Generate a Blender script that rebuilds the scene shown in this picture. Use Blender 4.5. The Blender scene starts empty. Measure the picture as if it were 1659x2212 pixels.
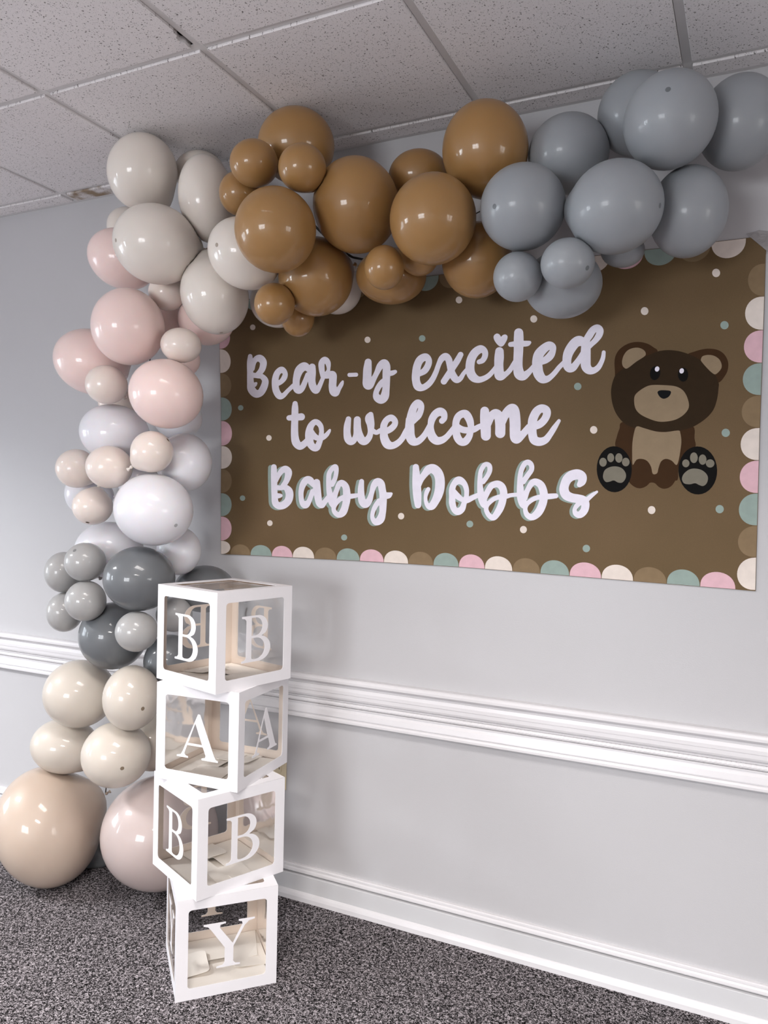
import bpy, bmesh, math, random
import numpy as np
from mathutils import Vector, Matrix

random.seed(7)
rng = np.random.default_rng(11)
scene = bpy.context.scene
COL = scene.collection

# ------------------------------------------------------------------ camera
IW, IH = 1659.0, 2212.0
YAW, PITCH, ROLL, FPX, CAMZ, CAMD = 0.444406, -0.016448, 0.021903, 1675.12, 1.485516, 2.471208
_fw = Vector((-math.sin(YAW)*math.cos(PITCH), math.cos(YAW)*math.cos(PITCH), math.sin(PITCH)))
_rt = Vector((math.cos(YAW), math.sin(YAW), 0))
_up = _rt.cross(_fw)
CR = _rt*math.cos(ROLL) + _up*math.sin(ROLL)
CU = -_rt*math.sin(ROLL) + _up*math.cos(ROLL)
CF = _fw
CPOS = Vector((0, -CAMD, CAMZ))
cam_d = bpy.data.cameras.new('camera')
cam_d.sensor_fit = 'VERTICAL'
cam_d.sensor_height = 36.0
cam_d.lens = FPX/IH*36.0
cam_d.clip_start = 0.02
cam = bpy.data.objects.new('camera', cam_d)
cam.matrix_world = Matrix(((CR.x, CU.x, -CF.x, CPOS.x), (CR.y, CU.y, -CF.y, CPOS.y),
                           (CR.z, CU.z, -CF.z, CPOS.z), (0, 0, 0, 1)))
COL.objects.link(cam)
scene.camera = cam

# ------------------------------------------------------------------ light and exposure
scene.view_settings.view_transform = 'Standard'
scene.view_settings.look = 'None'
scene.view_settings.gamma = 1.0
scene.view_settings.use_curve_mapping = False
scene.view_settings.exposure = 0.63

world = bpy.data.worlds.new('daylight')
world.use_nodes = True
world.node_tree.nodes['Background'].inputs[0].default_value = (0.75, 0.85, 1.0, 1)
world.node_tree.nodes['Background'].inputs[1].default_value = 1.0
scene.world = world

# room: photographed wall at y = 0, room reaches towards -y
RX0, RX1, RY0, RZ = -6.2, 3.2, -5.9, 2.74
# windows: (wall, centre along wall, width, sill z, head z)
WINDOWS = [('left', -2.1, 1.6, 0.75, 2.0), ('left', -4.6, 1.8, 0.75, 2.0),
           ('front', -1.7, 1.7, 0.75, 2.0), ('right', -2.2, 1.4, 0.75, 2.0)]
WIN_POWER = [46, 165, 98, 32]
WIN_COLOR = [(0.86, 0.93, 1.0), (0.88, 0.94, 1.0), (0.95, 0.97, 1.0), (1.0, 0.94, 0.88)]
TILT = math.radians(23)      # sky light falls in from above the horizon
WIN_NAME = ['window_left_near_offscreen', 'window_left_far_offscreen', 'window_front_offscreen', 'window_right_offscreen']
for wi, (side, c, wd, z0, z1) in enumerate(WINDOWS):
    # daylight standing outdoors, beyond the glass; it enters only through the opening
    L = bpy.data.lights.new(WIN_NAME[wi], 'AREA')
    L.shape = 'RECTANGLE'; L.size = wd+0.2; L.size_y = z1-z0+0.3
    L.energy = WIN_POWER[wi]; L.color = WIN_COLOR[wi]; L.spread = math.radians(150)
    o = bpy.data.objects.new(WIN_NAME[wi], L)
    zc, off = (z0+z1)/2+0.12, 0.48
    if side == 'left':
        o.location = (RX0-off, c, zc); d = Vector((1, 0, 0))
    elif side == 'right':
        o.location = (RX1+off, c, zc); d = Vector((-1, 0, 0))
    else:
        o.location = (c, RY0-off, zc); d = Vector((0, 1, 0))
    d = d*math.cos(TILT) - Vector((0, 0, 1))*math.sin(TILT)
    o.rotation_euler = d.to_track_quat('-Z', 'Y').to_euler()
    COL.objects.link(o)

# ------------------------------------------------------------------ helpers
def ray(px, py):
    return (CR*((px-IW/2)/FPX) - CU*((py-IH/2)/FPX) + CF)
def at_y(px, py, y):
    d = ray(px, py); return CPOS + d*((y-CPOS.y)/d.y)
def at_z(px, py, z):
    d = ray(px, py); return CPOS + d*((z-CPOS.z)/d.z)

def srgb(r, g, b):
    def f(c):
        c /= 255.0
        return c/12.92 if c <= 0.04045 else ((c+0.055)/1.055)**2.4
    return (f(r), f(g), f(b), 1.0)

def tag(o, label=None, cat=None, group=None, kind=None):
    if label: o['label'] = label
    if cat: o['category'] = cat
    if group: o['group'] = group
    if kind: o['kind'] = kind
    return o

def link(name, me, mat=None, parent=None, loc=None, rot=None):
    o = bpy.data.objects.new(name, me)
    if mat is not None and me is not None and not me.materials:
        me.materials.append(mat)
    COL.objects.link(o)
    if parent is not None: o.parent = parent
    if loc is not None: o.location = loc
    if rot is not None: o.rotation_euler = rot
    return o

def empty(name, loc=(0, 0, 0), rz=0):
    o = bpy.data.objects.new(name, None)
    o.empty_display_size = 0.05
    o.location = loc; o.rotation_euler = (0, 0, rz)
    COL.objects.link(o)
    return o

def mesh_from(name, verts, faces, smooth=False):
    me = bpy.data.meshes.new(name)
    me.from_pydata([tuple(v) for v in verts], [], faces)
    me.update()
    if smooth:
        me.polygons.foreach_set('use_smooth', [True]*len(me.polygons))
    return me

def boxes_mesh(name, bl):
    """bl: list of (x0,y0,z0,x1,y1,z1) boxes that together make ONE piece"""
    V, F = [], []
    for x0, y0, z0, x1, y1, z1 in bl:
        b = len(V)
        V += [(x0,y0,z0),(x1,y0,z0),(x1,y1,z0),(x0,y1,z0),(x0,y0,z1),(x1,y0,z1),(x1,y1,z1),(x0,y1,z1)]
        F += [[b+i for i in f] for f in ((3,2,1,0),(4,5,6,7),(0,1,5,4),(1,2,6,5),(2,3,7,6),(3,0,4,7))]
    return mesh_from(name, V, F)

def bevel(me, w=0.004, seg=2):
    bm = bmesh.new(); bm.from_mesh(me)
    bmesh.ops.bevel(bm, geom=bm.edges[:], offset=w, segments=seg, affect='EDGES', profile=0.5)
    bm.to_mesh(me); bm.free(); me.update()
    return me

def catmull(pts, closed=False, n=6):
    P = [np.array(p, float) for p in pts]
    out = []; m = len(P)
    rngi = range(m) if closed else range(m-1)
    for i in rngi:
        if closed:
            p0, p1, p2, p3 = P[(i-1) % m], P[i], P[(i+1) % m], P[(i+2) % m]
        else:
            p1, p2 = P[i], P[i+1]
            p0 = P[i-1] if i > 0 else 2*p1-p2
            p3 = P[i+2] if i+2 < m else 2*p2-p1
        for k in range(n):
            t = k/n
            out.append(0.5*((2*p1)+(-p0+p2)*t+(2*p0-5*p1+4*p2-p3)*t*t+(-p0+3*p1-3*p2+p3)*t**3))
    if not closed: out.append(P[-1])
    return out

def fill2d(name, loops, thick=0.0):
    """flat shape with holes (even-odd) in the xy plane, optionally given thickness (centred on z = 0)"""
    cu = bpy.data.curves.new(name, 'CURVE')
    cu.dimensions = '2D'; cu.fill_mode = 'BOTH'; cu.extrude = thick/2
    for lp in loops:
        s = cu.splines.new('POLY'); s.points.add(len(lp)-1)
        for p, q in zip(s.points, lp): p.co = (q[0], q[1], 0, 1)
        s.use_cyclic_u = True
    ob = bpy.data.objects.new(name, cu); COL.objects.link(ob)
    dg = bpy.context.evaluated_depsgraph_get()
    me = bpy.data.meshes.new_from_object(ob.evaluated_get(dg))
    bpy.data.objects.remove(ob); bpy.data.curves.remove(cu)
    me.name = name
    return me

# ------------------------------------------------------------------ materials
def newmat(name):
    m = bpy.data.materials.new(name); m.use_nodes = True
    nt = m.node_tree
    return m, nt, nt.nodes['Principled BSDF']

def N(nt, typ, **kw):
    n = nt.nodes.new(typ)
    for k, v in kw.items(): setattr(n, k, v)
    return n

def coords(nt, scale=(1, 1, 1), world_pos=True):
    if world_pos:
        g = N(nt, 'ShaderNodeNewGeometry'); src = g.outputs['Position']
    else:
        g = N(nt, 'ShaderNodeTexCoord'); src = g.outputs['Object']
    mp = N(nt, 'ShaderNodeMapping'); mp.inputs['Scale'].default_value = scale
    nt.links.new(src, mp.inputs['Vector'])
    return mp.outputs['Vector']

def mat_plain(name, col, rough=0.5, spec=0.5, var=0.04, vscale=6.0, bump=0.0, bscale=200.0, coat=0.0):
    m, nt, b = newmat(name)
    v = coords(nt)
    nz = N(nt, 'ShaderNodeTexNoise'); nz.inputs['Scale'].default_value = vscale; nz.inputs['Detail'].default_value = 4
    nt.links.new(v, nz.inputs['Vector'])
    rp = N(nt, 'ShaderNodeValToRGB')
    c = col
    rp.color_ramp.elements[0].position = 0.3; rp.color_ramp.elements[1].position = 0.7
    rp.color_ramp.elements[0].color = (c[0]*(1-var), c[1]*(1-var), c[2]*(1-var), 1)
    rp.color_ramp.elements[1].color = (min(1, c[0]*(1+var)), min(1, c[1]*(1+var)), min(1, c[2]*(1+var)), 1)
    nt.links.new(nz.outputs[0], rp.inputs[0]); nt.links.new(rp.outputs[0], b.inputs['Base Color'])
    b.inputs['Roughness'].default_value = rough
    b.inputs['Specular IOR Level'].default_value = spec
    b.inputs['Coat Weight'].default_value = coat
    if bump:
        n2 = N(nt, 'ShaderNodeTexNoise'); n2.inputs['Scale'].default_value = bscale; n2.inputs['Detail'].default_value = 3
        nt.links.new(v, n2.inputs['Vector'])
        bp = N(nt, 'ShaderNodeBump'); bp.inputs['Strength'].default_value = bump; bp.inputs['Distance'].default_value = 0.002
        nt.links.new(n2.outputs[0], bp.inputs['Height']); nt.links.new(bp.outputs[0], b.inputs['Normal'])
    return m

M = {}
M['wall'] = mat_plain('wall_paint', srgb(188, 187, 189), 0.42, 0.35, 0.02, 1.2, 0.12, 260)
M['trim'] = mat_plain('white_gloss_trim', srgb(216, 214, 216), 0.30, 0.5, 0.02, 3, 0.03, 80)
M['board'] = mat_plain('baseboard_paint', srgb(203, 203, 205), 0.38, 0.45, 0.025, 3, 0.03, 80)
M['metal'] = mat_plain('white_grid_metal', srgb(214, 212, 212), 0.4, 0.4, 0.03, 5)
M['dark'] = mat_plain('plenum_concrete', srgb(128, 125, 121), 0.9, 0.1)
M['card'] = mat_plain('white_card', srgb(224, 222, 225), 0.45, 0.35, 0.015, 10, 0.03, 300)
M['card_inner'] = mat_plain('unbleached_card_back', srgb(222, 207, 194), 0.7, 0.15, 0.02, 10, 0.05, 250)
M['flap'] = mat_plain('cream_card', srgb(248, 241, 232), 0.6, 0.2, 0.02, 10, 0.05, 200)
M['outlet'] = mat_plain('ivory_plastic', srgb(214, 200, 170), 0.35, 0.5, 0.02)
M['slot'] = mat_plain('outlet_slot', srgb(25, 22, 20), 0.6, 0.3)
M['frame'] = mat_plain('window_frame_white', srgb(235, 235, 235), 0.35, 0.5)
def emit_mat():
    m, nt, b = newmat('prismatic_diffuser')
    b.inputs['Base Color'].default_value = (0.9, 0.9, 0.9, 1); b.inputs['Roughness'].default_value = 0.5
    return m
M['diffuser'] = emit_mat()
M['strip'] = mat_plain('garland_strip_dark', srgb(52, 47, 44), 0.5, 0.4)

def ceiling_tile_mat():
    m, nt, b = newmat('mineral_fibre_tile')
    v = coords(nt)
    # fine granular paint colour
    n0 = N(nt, 'ShaderNodeTexNoise'); n0.inputs['Scale'].default_value = 420; n0.inputs['Detail'].default_value = 2
    nt.links.new(v, n0.inputs['Vector'])
    r0 = N(nt, 'ShaderNodeValToRGB')
    r0.color_ramp.elements[0].color = srgb(214, 210, 210); r0.color_ramp.elements[1].color = srgb(244, 240, 241)
    nt.links.new(n0.outputs[0], r0.inputs[0])
    # random pits: voronoi cells, only some of them open, warped outlines
    wz = N(nt, 'ShaderNodeTexNoise'); wz.inputs['Scale'].default_value = 160; wz.inputs['Detail'].default_value = 2
    nt.links.new(v, wz.inputs['Vector'])
    wm = N(nt, 'ShaderNodeVectorMath', operation='MULTIPLY_ADD')
    wm.inputs[1].default_value = (0.009, 0.009, 0.0)
    nt.links.new(wz.outputs['Color'], wm.inputs[0]); nt.links.new(v, wm.inputs[2])
    fl = N(nt, 'ShaderNodeVectorMath', operation='MULTIPLY'); fl.inputs[1].default_value = (1, 1, 0)
    nt.links.new(wm.outputs[0], fl.inputs[0])
    pits = []
    for sc, th, rad in ((125, 0.42, 0.24), (78, 0.55, 0.20), (230, 0.30, 0.24)):
        vo = N(nt, 'ShaderNodeTexVoronoi'); vo.inputs['Scale'].default_value = sc
        nt.links.new(fl.outputs[0], vo.inputs['Vector'])
        lt = N(nt, 'ShaderNodeMapRange'); lt.inputs['From Min'].default_value = rad; lt.inputs['From Max'].default_value = rad*0.55
        nt.links.new(vo.outputs['Distance'], lt.inputs['Value'])
        sep = N(nt, 'ShaderNodeSeparateColor'); nt.links.new(vo.outputs['Color'], sep.inputs[0])
        gt = N(nt, 'ShaderNodeMath', operation='GREATER_THAN'); gt.inputs[1].default_value = th
        nt.links.new(sep.outputs[0], gt.inputs[0])
        mu = N(nt, 'ShaderNodeMath', operation='MULTIPLY')
        nt.links.new(lt.outputs[0], mu.inputs[0]); nt.links.new(gt.outputs[0], mu.inputs[1])
        pits.append(mu.outputs[0])
    a = N(nt, 'ShaderNodeMath', operation='MAXIMUM'); nt.links.new(pits[0], a.inputs[0]); nt.links.new(pits[1], a.inputs[1])
    a2 = N(nt, 'ShaderNodeMath', operation='MAXIMUM'); nt.links.new(a.outputs[0], a2.inputs[0]); nt.links.new(pits[2], a2.inputs[1])
    sc2 = N(nt, 'ShaderNodeMath', operation='MULTIPLY'); sc2.inputs[1].default_value = 0.85
    nt.links.new(a2.outputs[0], sc2.inputs[0])
    mx = N(nt, 'ShaderNodeMix', data_type='RGBA')
    nt.links.new(sc2.outputs[0], mx.inputs['Factor']); nt.links.new(r0.outputs[0], mx.inputs[6])
    mx.inputs[7].default_value = srgb(78, 70, 66)
    nt.links.new(mx.outputs[2], b.inputs['Base Color'])
    bp = N(nt, 'ShaderNodeBump'); bp.inputs['Strength'].default_value = 0.5; bp.inputs['Distance'].default_value = 0.002; bp.invert = True
    nt.links.new(a2.outputs[0], bp.inputs['Height'])
    b2 = N(nt, 'ShaderNodeBump'); b2.inputs['Strength'].default_value = 0.25; b2.inputs['Distance'].default_value = 0.001
    nt.links.new(n0.outputs[0], b2.inputs['Height']); nt.links.new(bp.outputs[0], b2.inputs['Normal'])
    nt.links.new(b2.outputs[0], b.inputs['Normal'])
    b.inputs['Roughness'].default_value = 0.9; b.inputs['Specular IOR Level'].default_value = 0.15
    return m
M['tile'] = ceiling_tile_mat()
def stained_tile():
    m = M['tile'].copy(); m.name = 'water_stained_tile'
    nt = m.node_tree; b = nt.nodes['Principled BSDF']
    src = b.inputs['Base Color'].links[0].from_socket
    v = coords(nt)
    nz = N(nt, 'ShaderNodeTexNoise'); nz.inputs['Scale'].default_value = 14; nz.inputs['Detail'].default_value = 6
    nt.links.new(v, nz.inputs['Vector'])
    rp = N(nt, 'ShaderNodeValToRGB'); rp.color_ramp.elements[0].position = 0.42; rp.color_ramp.elements[1].position = 0.62
    nt.links.new(nz.outputs[0], rp.inputs[0])
    mx = N(nt, 'ShaderNodeMix', data_type='RGBA')
    nt.links.new(rp.outputs[0], mx.inputs['Factor']); nt.links.new(src, mx.inputs[6]); mx.inputs[7].default_value = srgb(150, 132, 112)
    nt.links.new(mx.outputs[2], b.inputs['Base Color'])
    return m
M['tile_stain'] = stained_tile()

def carpet_mat():
    m, nt, b = newmat('salt_and_pepper_carpet')
    v = coords(nt, (1, 1, 1))
    wz = N(nt, 'ShaderNodeTexNoise'); wz.inputs['Scale'].default_value = 180; wz.inputs['Detail'].default_value = 2
    nt.links.new(v, wz.inputs['Vector'])
    wm = N(nt, 'ShaderNodeVectorMath', operation='MULTIPLY_ADD'); wm.inputs[1].default_value = (0.006, 0.006, 0.0)
    nt.links.new(wz.outputs['Color'], wm.inputs[0]); nt.links.new(v, wm.inputs[2])
    tufts = N(nt, 'ShaderNodeTexVoronoi'); tufts.inputs['Scale'].default_value = 360
    nt.links.new(wm.outputs[0], tufts.inputs['Vector'])
    sp_ = N(nt, 'ShaderNodeSeparateColor'); nt.links.new(tufts.outputs['Color'], sp_.inputs[0])
    big = N(nt, 'ShaderNodeTexNoise'); big.inputs['Scale'].default_value = 90; big.inputs['Detail'].default_value = 3
    nt.links.new(v, big.inputs['Vector'])
    n1 = N(nt, 'ShaderNodeMath', operation='MULTIPLY_ADD'); n1.inputs[1].default_value = 0.72
    bs = N(nt, 'ShaderNodeMath', operation='MULTIPLY_ADD'); bs.inputs[1].default_value = 0.9; bs.inputs[2].default_value = -0.31
    nt.links.new(big.outputs[0], bs.inputs[0])
    nt.links.new(sp_.outputs[0], n1.inputs[0]); nt.links.new(bs.outputs[0], n1.inputs[2])
    r1 = N(nt, 'ShaderNodeValToRGB')
    e = r1.color_ramp.elements
    e[0].position = 0.26; e[0].color = srgb(16, 15, 15)
    e[1].position = 0.92; e[1].color = srgb(190, 183, 187)
    k = r1.color_ramp.elements.new(0.52); k.color = srgb(80, 76, 78)
    nt.links.new(n1.outputs[0], r1.inputs[0])
    n2 = N(nt, 'ShaderNodeTexNoise'); n2.inputs['Scale'].default_value = 3.0; n2.inputs['Detail'].default_value = 3
    nt.links.new(v, n2.inputs['Vector'])
    r2 = N(nt, 'ShaderNodeValToRGB'); r2.color_ramp.elements[0].color = (0.85, 0.85, 0.85, 1); r2.color_ramp.elements[1].color = (1.1, 1.08, 1.08, 1)
    nt.links.new(n2.outputs[0], r2.inputs[0])
    mu = N(nt, 'ShaderNodeMix', data_type='RGBA', blend_type='MULTIPLY'); mu.inputs['Factor'].default_value = 1
    nt.links.new(r1.outputs[0], mu.inputs[6]); nt.links.new(r2.outputs[0], mu.inputs[7])
    nt.links.new(mu.outputs[2], b.inputs['Base Color'])
    bp = N(nt, 'ShaderNodeBump'); bp.inputs['Strength'].default_value = 0.8; bp.inputs['Distance'].default_value = 0.004
    nt.links.new(n1.outputs[0], bp.inputs['Height']); nt.links.new(bp.outputs[0], b.inputs['Normal'])
    b.inputs['Roughness'].default_value = 1.0; b.inputs['Specular IOR Level'].default_value = 0.05
    return m
M['carpet'] = carpet_mat()

def latex(name, col, rough=0.42, sss=0.10, sheen=0.0, coat=0.5):
    m, nt, b = newmat(name)
    tc = N(nt, 'ShaderNodeTexCoord')
    nz = N(nt, 'ShaderNodeTexNoise'); nz.inputs['Scale'].default_value = 5; nz.inputs['Detail'].default_value = 3
    nt.links.new(tc.outputs['Object'], nz.inputs['Vector'])
    rp = N(nt, 'ShaderNodeValToRGB'); rp.color_ramp.elements[0].position = 0.3; rp.color_ramp.elements[1].position = 0.7
    rp.color_ramp.elements[0].color = (col[0]*0.955, col[1]*0.955, col[2]*0.955, 1)
    rp.color_ramp.elements[1].color = (min(1, col[0]*1.03), min(1, col[1]*1.03), min(1, col[2]*1.03), 1)
    nt.links.new(nz.outputs[0], rp.inputs[0]); nt.links.new(rp.outputs[0], b.inputs['Base Color'])
    b.inputs['Roughness'].default_value = rough
    b.inputs['Specular IOR Level'].default_value = 0.35
    b.inputs['Coat Weight'].default_value = coat; b.inputs['Coat Roughness'].default_value = 0.07
    b.inputs['Subsurface Weight'].default_value = sss
    b.inputs['Subsurface Radius'].default_value = (0.035, 0.016, 0.010)
    b.inputs['Subsurface Scale'].default_value = 1.0
    return m
LATEX = {
    'greige':   latex('greige_latex', srgb(224, 216, 207)),
    'caramel':  latex('caramel_latex', srgb(155, 117, 70), sss=0.16),
    'grey':     latex('cool_grey_latex', srgb(147, 151, 155), 0.42, 0.10, 0, 0.18),
    'blush':    latex('blush_latex', srgb(242, 217, 211), sss=0.22),
    'white':    latex('white_latex', srgb(228, 227, 232), sss=0.3),
    'shell':    latex('shell_beige_latex', srgb(234, 221, 212), sss=0.2),
    'cream':    latex('cream_latex', srgb(199, 190, 179)),
    'tan':      latex('pale_tan_latex', srgb(188, 170, 155)),
    'rose':     latex('pale_rose_latex', srgb(182, 167, 163)),
    'charcoal': latex('charcoal_latex', srgb(102, 105, 108)),
    'silver':   latex('light_grey_latex', srgb(166, 165, 164)),
}
SPOT = {
    'grey': srgb(104, 108, 111), 'cream': srgb(120, 105, 88), 'shell': srgb(110, 88, 70), 'greige': srgb(165, 152, 138),
    'white': srgb(165, 165, 168), 'caramel': srgb(140, 95, 55), 'blush': srgb(180, 140, 130), 'silver': srgb(120, 120, 120),
}
SPOTM = {k: mat_plain('balloon_tip_'+k, c, 0.4, 0.4) for k, c in SPOT.items()}

def film_mat():
    m, nt, b = newmat('clear_window_film')
    nt.nodes.remove(b)
    out = nt.nodes['Material Output']
    v = coords(nt, (1, 1, 1), False)
    nz = N(nt, 'ShaderNodeTexNoise'); nz.inputs['Scale'].default_value = 11; nz.inputs['Detail'].default_value = 1; nz.inputs['Distortion'].default_value = 1.0
    nt.links.new(v, nz.inputs['Vector'])
    bp = N(nt, 'ShaderNodeBump'); bp.inputs['Strength'].default_value = 0.16; bp.inputs['Distance'].default_value = 0.012
    nt.links.new(nz.outputs[0], bp.inputs['Height'])
    tr = N(nt, 'ShaderNodeBsdfTransparent'); tr.inputs[0].default_value = (0.985, 0.985, 0.985, 1)
    gl = N(nt, 'ShaderNodeBsdfGlossy'); gl.inputs['Roughness'].default_value = 0.10
    gl.inputs[0].default_value = (1, 1, 1, 1)
    nt.links.new(bp.outputs[0], gl.inputs['Normal'])
    fr = N(nt, 'ShaderNodeFresnel'); fr.inputs['IOR'].default_value = 1.26
    nt.links.new(bp.outputs[0], fr.inputs['Normal'])
    mx = N(nt, 'ShaderNodeMixShader')
    nt.links.new(fr.outputs[0], mx.inputs[0]); nt.links.new(tr.outputs[0], mx.inputs[1]); nt.links.new(gl.outputs[0], mx.inputs[2])
    nt.links.new(mx.outputs[0], out.inputs['Surface'])
    return m
M['film'] = film_mat()

def glass_mat():
    m, nt, b = newmat('window_glass')
    nt.nodes.remove(b); out = nt.nodes['Material Output']
    tr = N(nt, 'ShaderNodeBsdfTransparent'); gl = N(nt, 'ShaderNodeBsdfGlossy'); gl.inputs['Roughness'].default_value = 0.02
    fr = N(nt, 'ShaderNodeFresnel'); mx = N(nt, 'ShaderNodeMixShader')
    nt.links.new(fr.outputs[0], mx.inputs[0]); nt.links.new(tr.outputs[0], mx.inputs[1]); nt.links.new(gl.outputs[0], mx.inputs[2])
    nt.links.new(mx.outputs[0], out.inputs['Surface'])
    return m
M['glass'] = glass_mat()

def tape_mat():
    m, nt, b = newmat('clear_packing_tape')
    v = coords(nt, (1, 1, 1)); nz = N(nt, 'ShaderNodeTexNoise'); nz.inputs['Scale'].default_value = 60; nz.inputs['Detail'].default_value = 4; nz.inputs['Distortion'].default_value = 1
    nt.links.new(v, nz.inputs['Vector'])
    bp = N(nt, 'ShaderNodeBump'); bp.inputs['Strength'].default_value = 1.0; bp.inputs['Distance'].default_value = 0.004
    nt.links.new(nz.outputs[0], bp.inputs['Height']); nt.links.new(bp.outputs[0], b.inputs['Normal'])
    b.inputs['Base Color'].default_value = srgb(170, 165, 165); b.inputs['Roughness'].default_value = 0.18
    b.inputs['Alpha'].default_value = 0.55; b.inputs['Specular IOR Level'].default_value = 0.8
    return m
M['tape'] = tape_mat()

def kraft_mat():
    m, nt, b = newmat('brown_kraft_paper')
    v = coords(nt)
    nz = N(nt, 'ShaderNodeTexNoise'); nz.inputs['Scale'].default_value = 2.2; nz.inputs['Detail'].default_value = 5
    nt.links.new(v, nz.inputs['Vector'])
    rp = N(nt, 'ShaderNodeValToRGB'); rp.color_ramp.elements[0].position = 0.3; rp.color_ramp.elements[1].position = 0.7
    rp.color_ramp.elements[0].color = srgb(98, 80, 53); rp.color_ramp.elements[1].color = srgb(109, 88, 62)
    nt.links.new(nz.outputs[0], rp.inputs[0])
    n2 = N(nt, 'ShaderNodeTexNoise'); n2.inputs['Scale'].default_value = 400; n2.inputs['Detail'].default_value = 2
    nt.links.new(v, n2.inputs['Vector'])
    r2 = N(nt, 'ShaderNodeValToRGB'); r2.color_ramp.elements[0].color = (0.9, 0.9, 0.9, 1); r2.color_ramp.elements[1].color = (1.08, 1.08, 1.08, 1)
    nt.links.new(n2.outputs[0], r2.inputs[0])
    mu = N(nt, 'ShaderNodeMix', data_type='RGBA', blend_type='MULTIPLY'); mu.inputs['Factor'].default_value = 1
    nt.links.new(rp.outputs[0], mu.inputs[6]); nt.links.new(r2.outputs[0], mu.inputs[7])
    nt.links.new(mu.outputs[2], b.inputs['Base Color'])
    bp = N(nt, 'ShaderNodeBump'); bp.inputs['Strength'].default_value = 0.12; bp.inputs['Distance'].default_value = 0.03
    nt.links.new(nz.outputs[0], bp.inputs['Height']); nt.links.new(bp.outputs[0], b.inputs['Normal'])
    b.inputs['Roughness'].default_value = 0.62; b.inputs['Specular IOR Level'].default_value = 0.2
    return m
M['kraft'] = kraft_mat()
def paint(name, c, var=0.05):
    return mat_plain('paint_'+name, c, 0.7, 0.12, var, 40)
P = {'white': paint('lettering_white', srgb(232, 228, 240), 0.03), 'cream': paint('cream', srgb(222, 211, 202)),
     'pink': paint('pink', srgb(216, 177, 186)), 'sage': paint('sage', srgb(146, 162, 155)), 'brown': paint('light_brown', srgb(132, 112, 86)),
     'bear': paint('bear_brown', srgb(48, 35, 20)), 'limb': paint('limb_brown', srgb(60, 39, 20)), 'beige': paint('beige', srgb(142, 124, 100)),
     'black': paint('black', srgb(9, 8, 7)), 'nose': paint('nose_black', srgb(14, 16, 18)), 'pad': paint('paw_grey', srgb(124, 119, 106))}
# ------------------------------------------------------------------ room shell
def wall_mesh(name, u0, u1, z0, z1, holes, thick=0.12):
    """wall in the u-z plane built as ONE slab with openings; local x = u, local y = depth 0..thick"""
    us = sorted({u0, u1} | {h[0] for h in holes} | {h[1] for h in holes})
    zs = sorted({z0, z1} | {h[2] for h in holes} | {h[3] for h in holes})
    bl = []
    for i in range(len(us)-1):
        for j in range(len(zs)-1):
            uc, zc = (us[i]+us[i+1])/2, (zs[j]+zs[j+1])/2
            if any(h[0] < uc < h[1] and h[2] < zc < h[3] for h in holes): continue
            bl.append((us[i], 0, zs[j], us[i+1], thick, zs[j+1]))
    return boxes_mesh(name, bl)

def structure(name, me, mat, loc=None, rot=None):
    return tag(link(name, me, mat, None, loc, rot), kind='structure')

wall_back = structure('wall_back', wall_mesh('wall_back', RX0-0.12, RX1+0.12, 0, RZ+0.08, []), M['wall'])
def holes_for(side):
    return [(c-w/2, c+w/2, z0, z1) for s, c, w, z0, z1 in WINDOWS if s == side]
wall_left = structure('wall_left', wall_mesh('wall_left', RY0, 0.0, 0, RZ+0.08, holes_for('left')), M['wall'], (RX0, 0, 0), (0, 0, math.pi/2))
wall_right = structure('wall_right', wall_mesh('wall_right', -0.0, -RY0, 0, RZ+0.08, [(-h[1], -h[0], h[2], h[3]) for h in holes_for('right')]), M['wall'], (RX1, 0, 0), (0, 0, -math.pi/2))
wall_front = structure('wall_front', wall_mesh('wall_front', -RX1-0.12, -RX0+0.12, 0, RZ+0.08, [(-h[1], -h[0], h[2], h[3]) for h in holes_for('front')]), M['wall'], (0, RY0, 0), (0, 0, math.pi))
floor = structure('floor', boxes_mesh('floor', [(RX0-0.12, RY0-0.12, -0.1, RX1+0.12, 0.12, 0)]), M['carpet'])

# windows (behind and beside the camera): frame, sill and panes
for wi, (side, c, wd, z0, z1) in enumerate(WINDOWS):
    me = boxes_mesh('window_frame', [(-wd/2, -0.03, z0, -wd/2+0.06, 0.1, z1), (wd/2-0.06, -0.03, z0, wd/2, 0.1, z1),
                                     (-wd/2+0.06, -0.03, z1-0.06, wd/2-0.06, 0.1, z1), (-wd/2+0.06, -0.03, z0, wd/2-0.06, 0.1, z0+0.06),
                                     (-0.02, 0.02, z0+0.06, 0.02, 0.08, z1-0.06), (-wd/2+0.06, 0.021, (z0+z1)/2-0.015, wd/2-0.06, 0.079, (z0+z1)/2+0.015)])
    if side == 'left': loc, rz = (RX0, c, 0), math.pi/2
    elif side == 'right': loc, rz = (RX1, c, 0), -math.pi/2
    else: loc, rz = (c, RY0, 0), math.pi
    w = structure('window_%d' % (wi+1), me, M['frame'], loc, (0, 0, rz))
    for sx in (-1, 1):
        for (a, b) in ((z0+0.06, (z0+z1)/2-0.015), ((z0+z1)/2+0.015, z1-0.06)):
            x0, x1 = sorted((sx*0.02, sx*(wd/2-0.06)))
            link('pane', boxes_mesh('pane', [(x0, 0.045, a, x1, 0.049, b)]), M['glass'], w)
    link('sill', bevel(boxes_mesh('sill', [(-wd/2-0.05, -0.09, z0-0.03, wd/2+0.05, 0.0, z0)]), 0.006), M['frame'], w)

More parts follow.
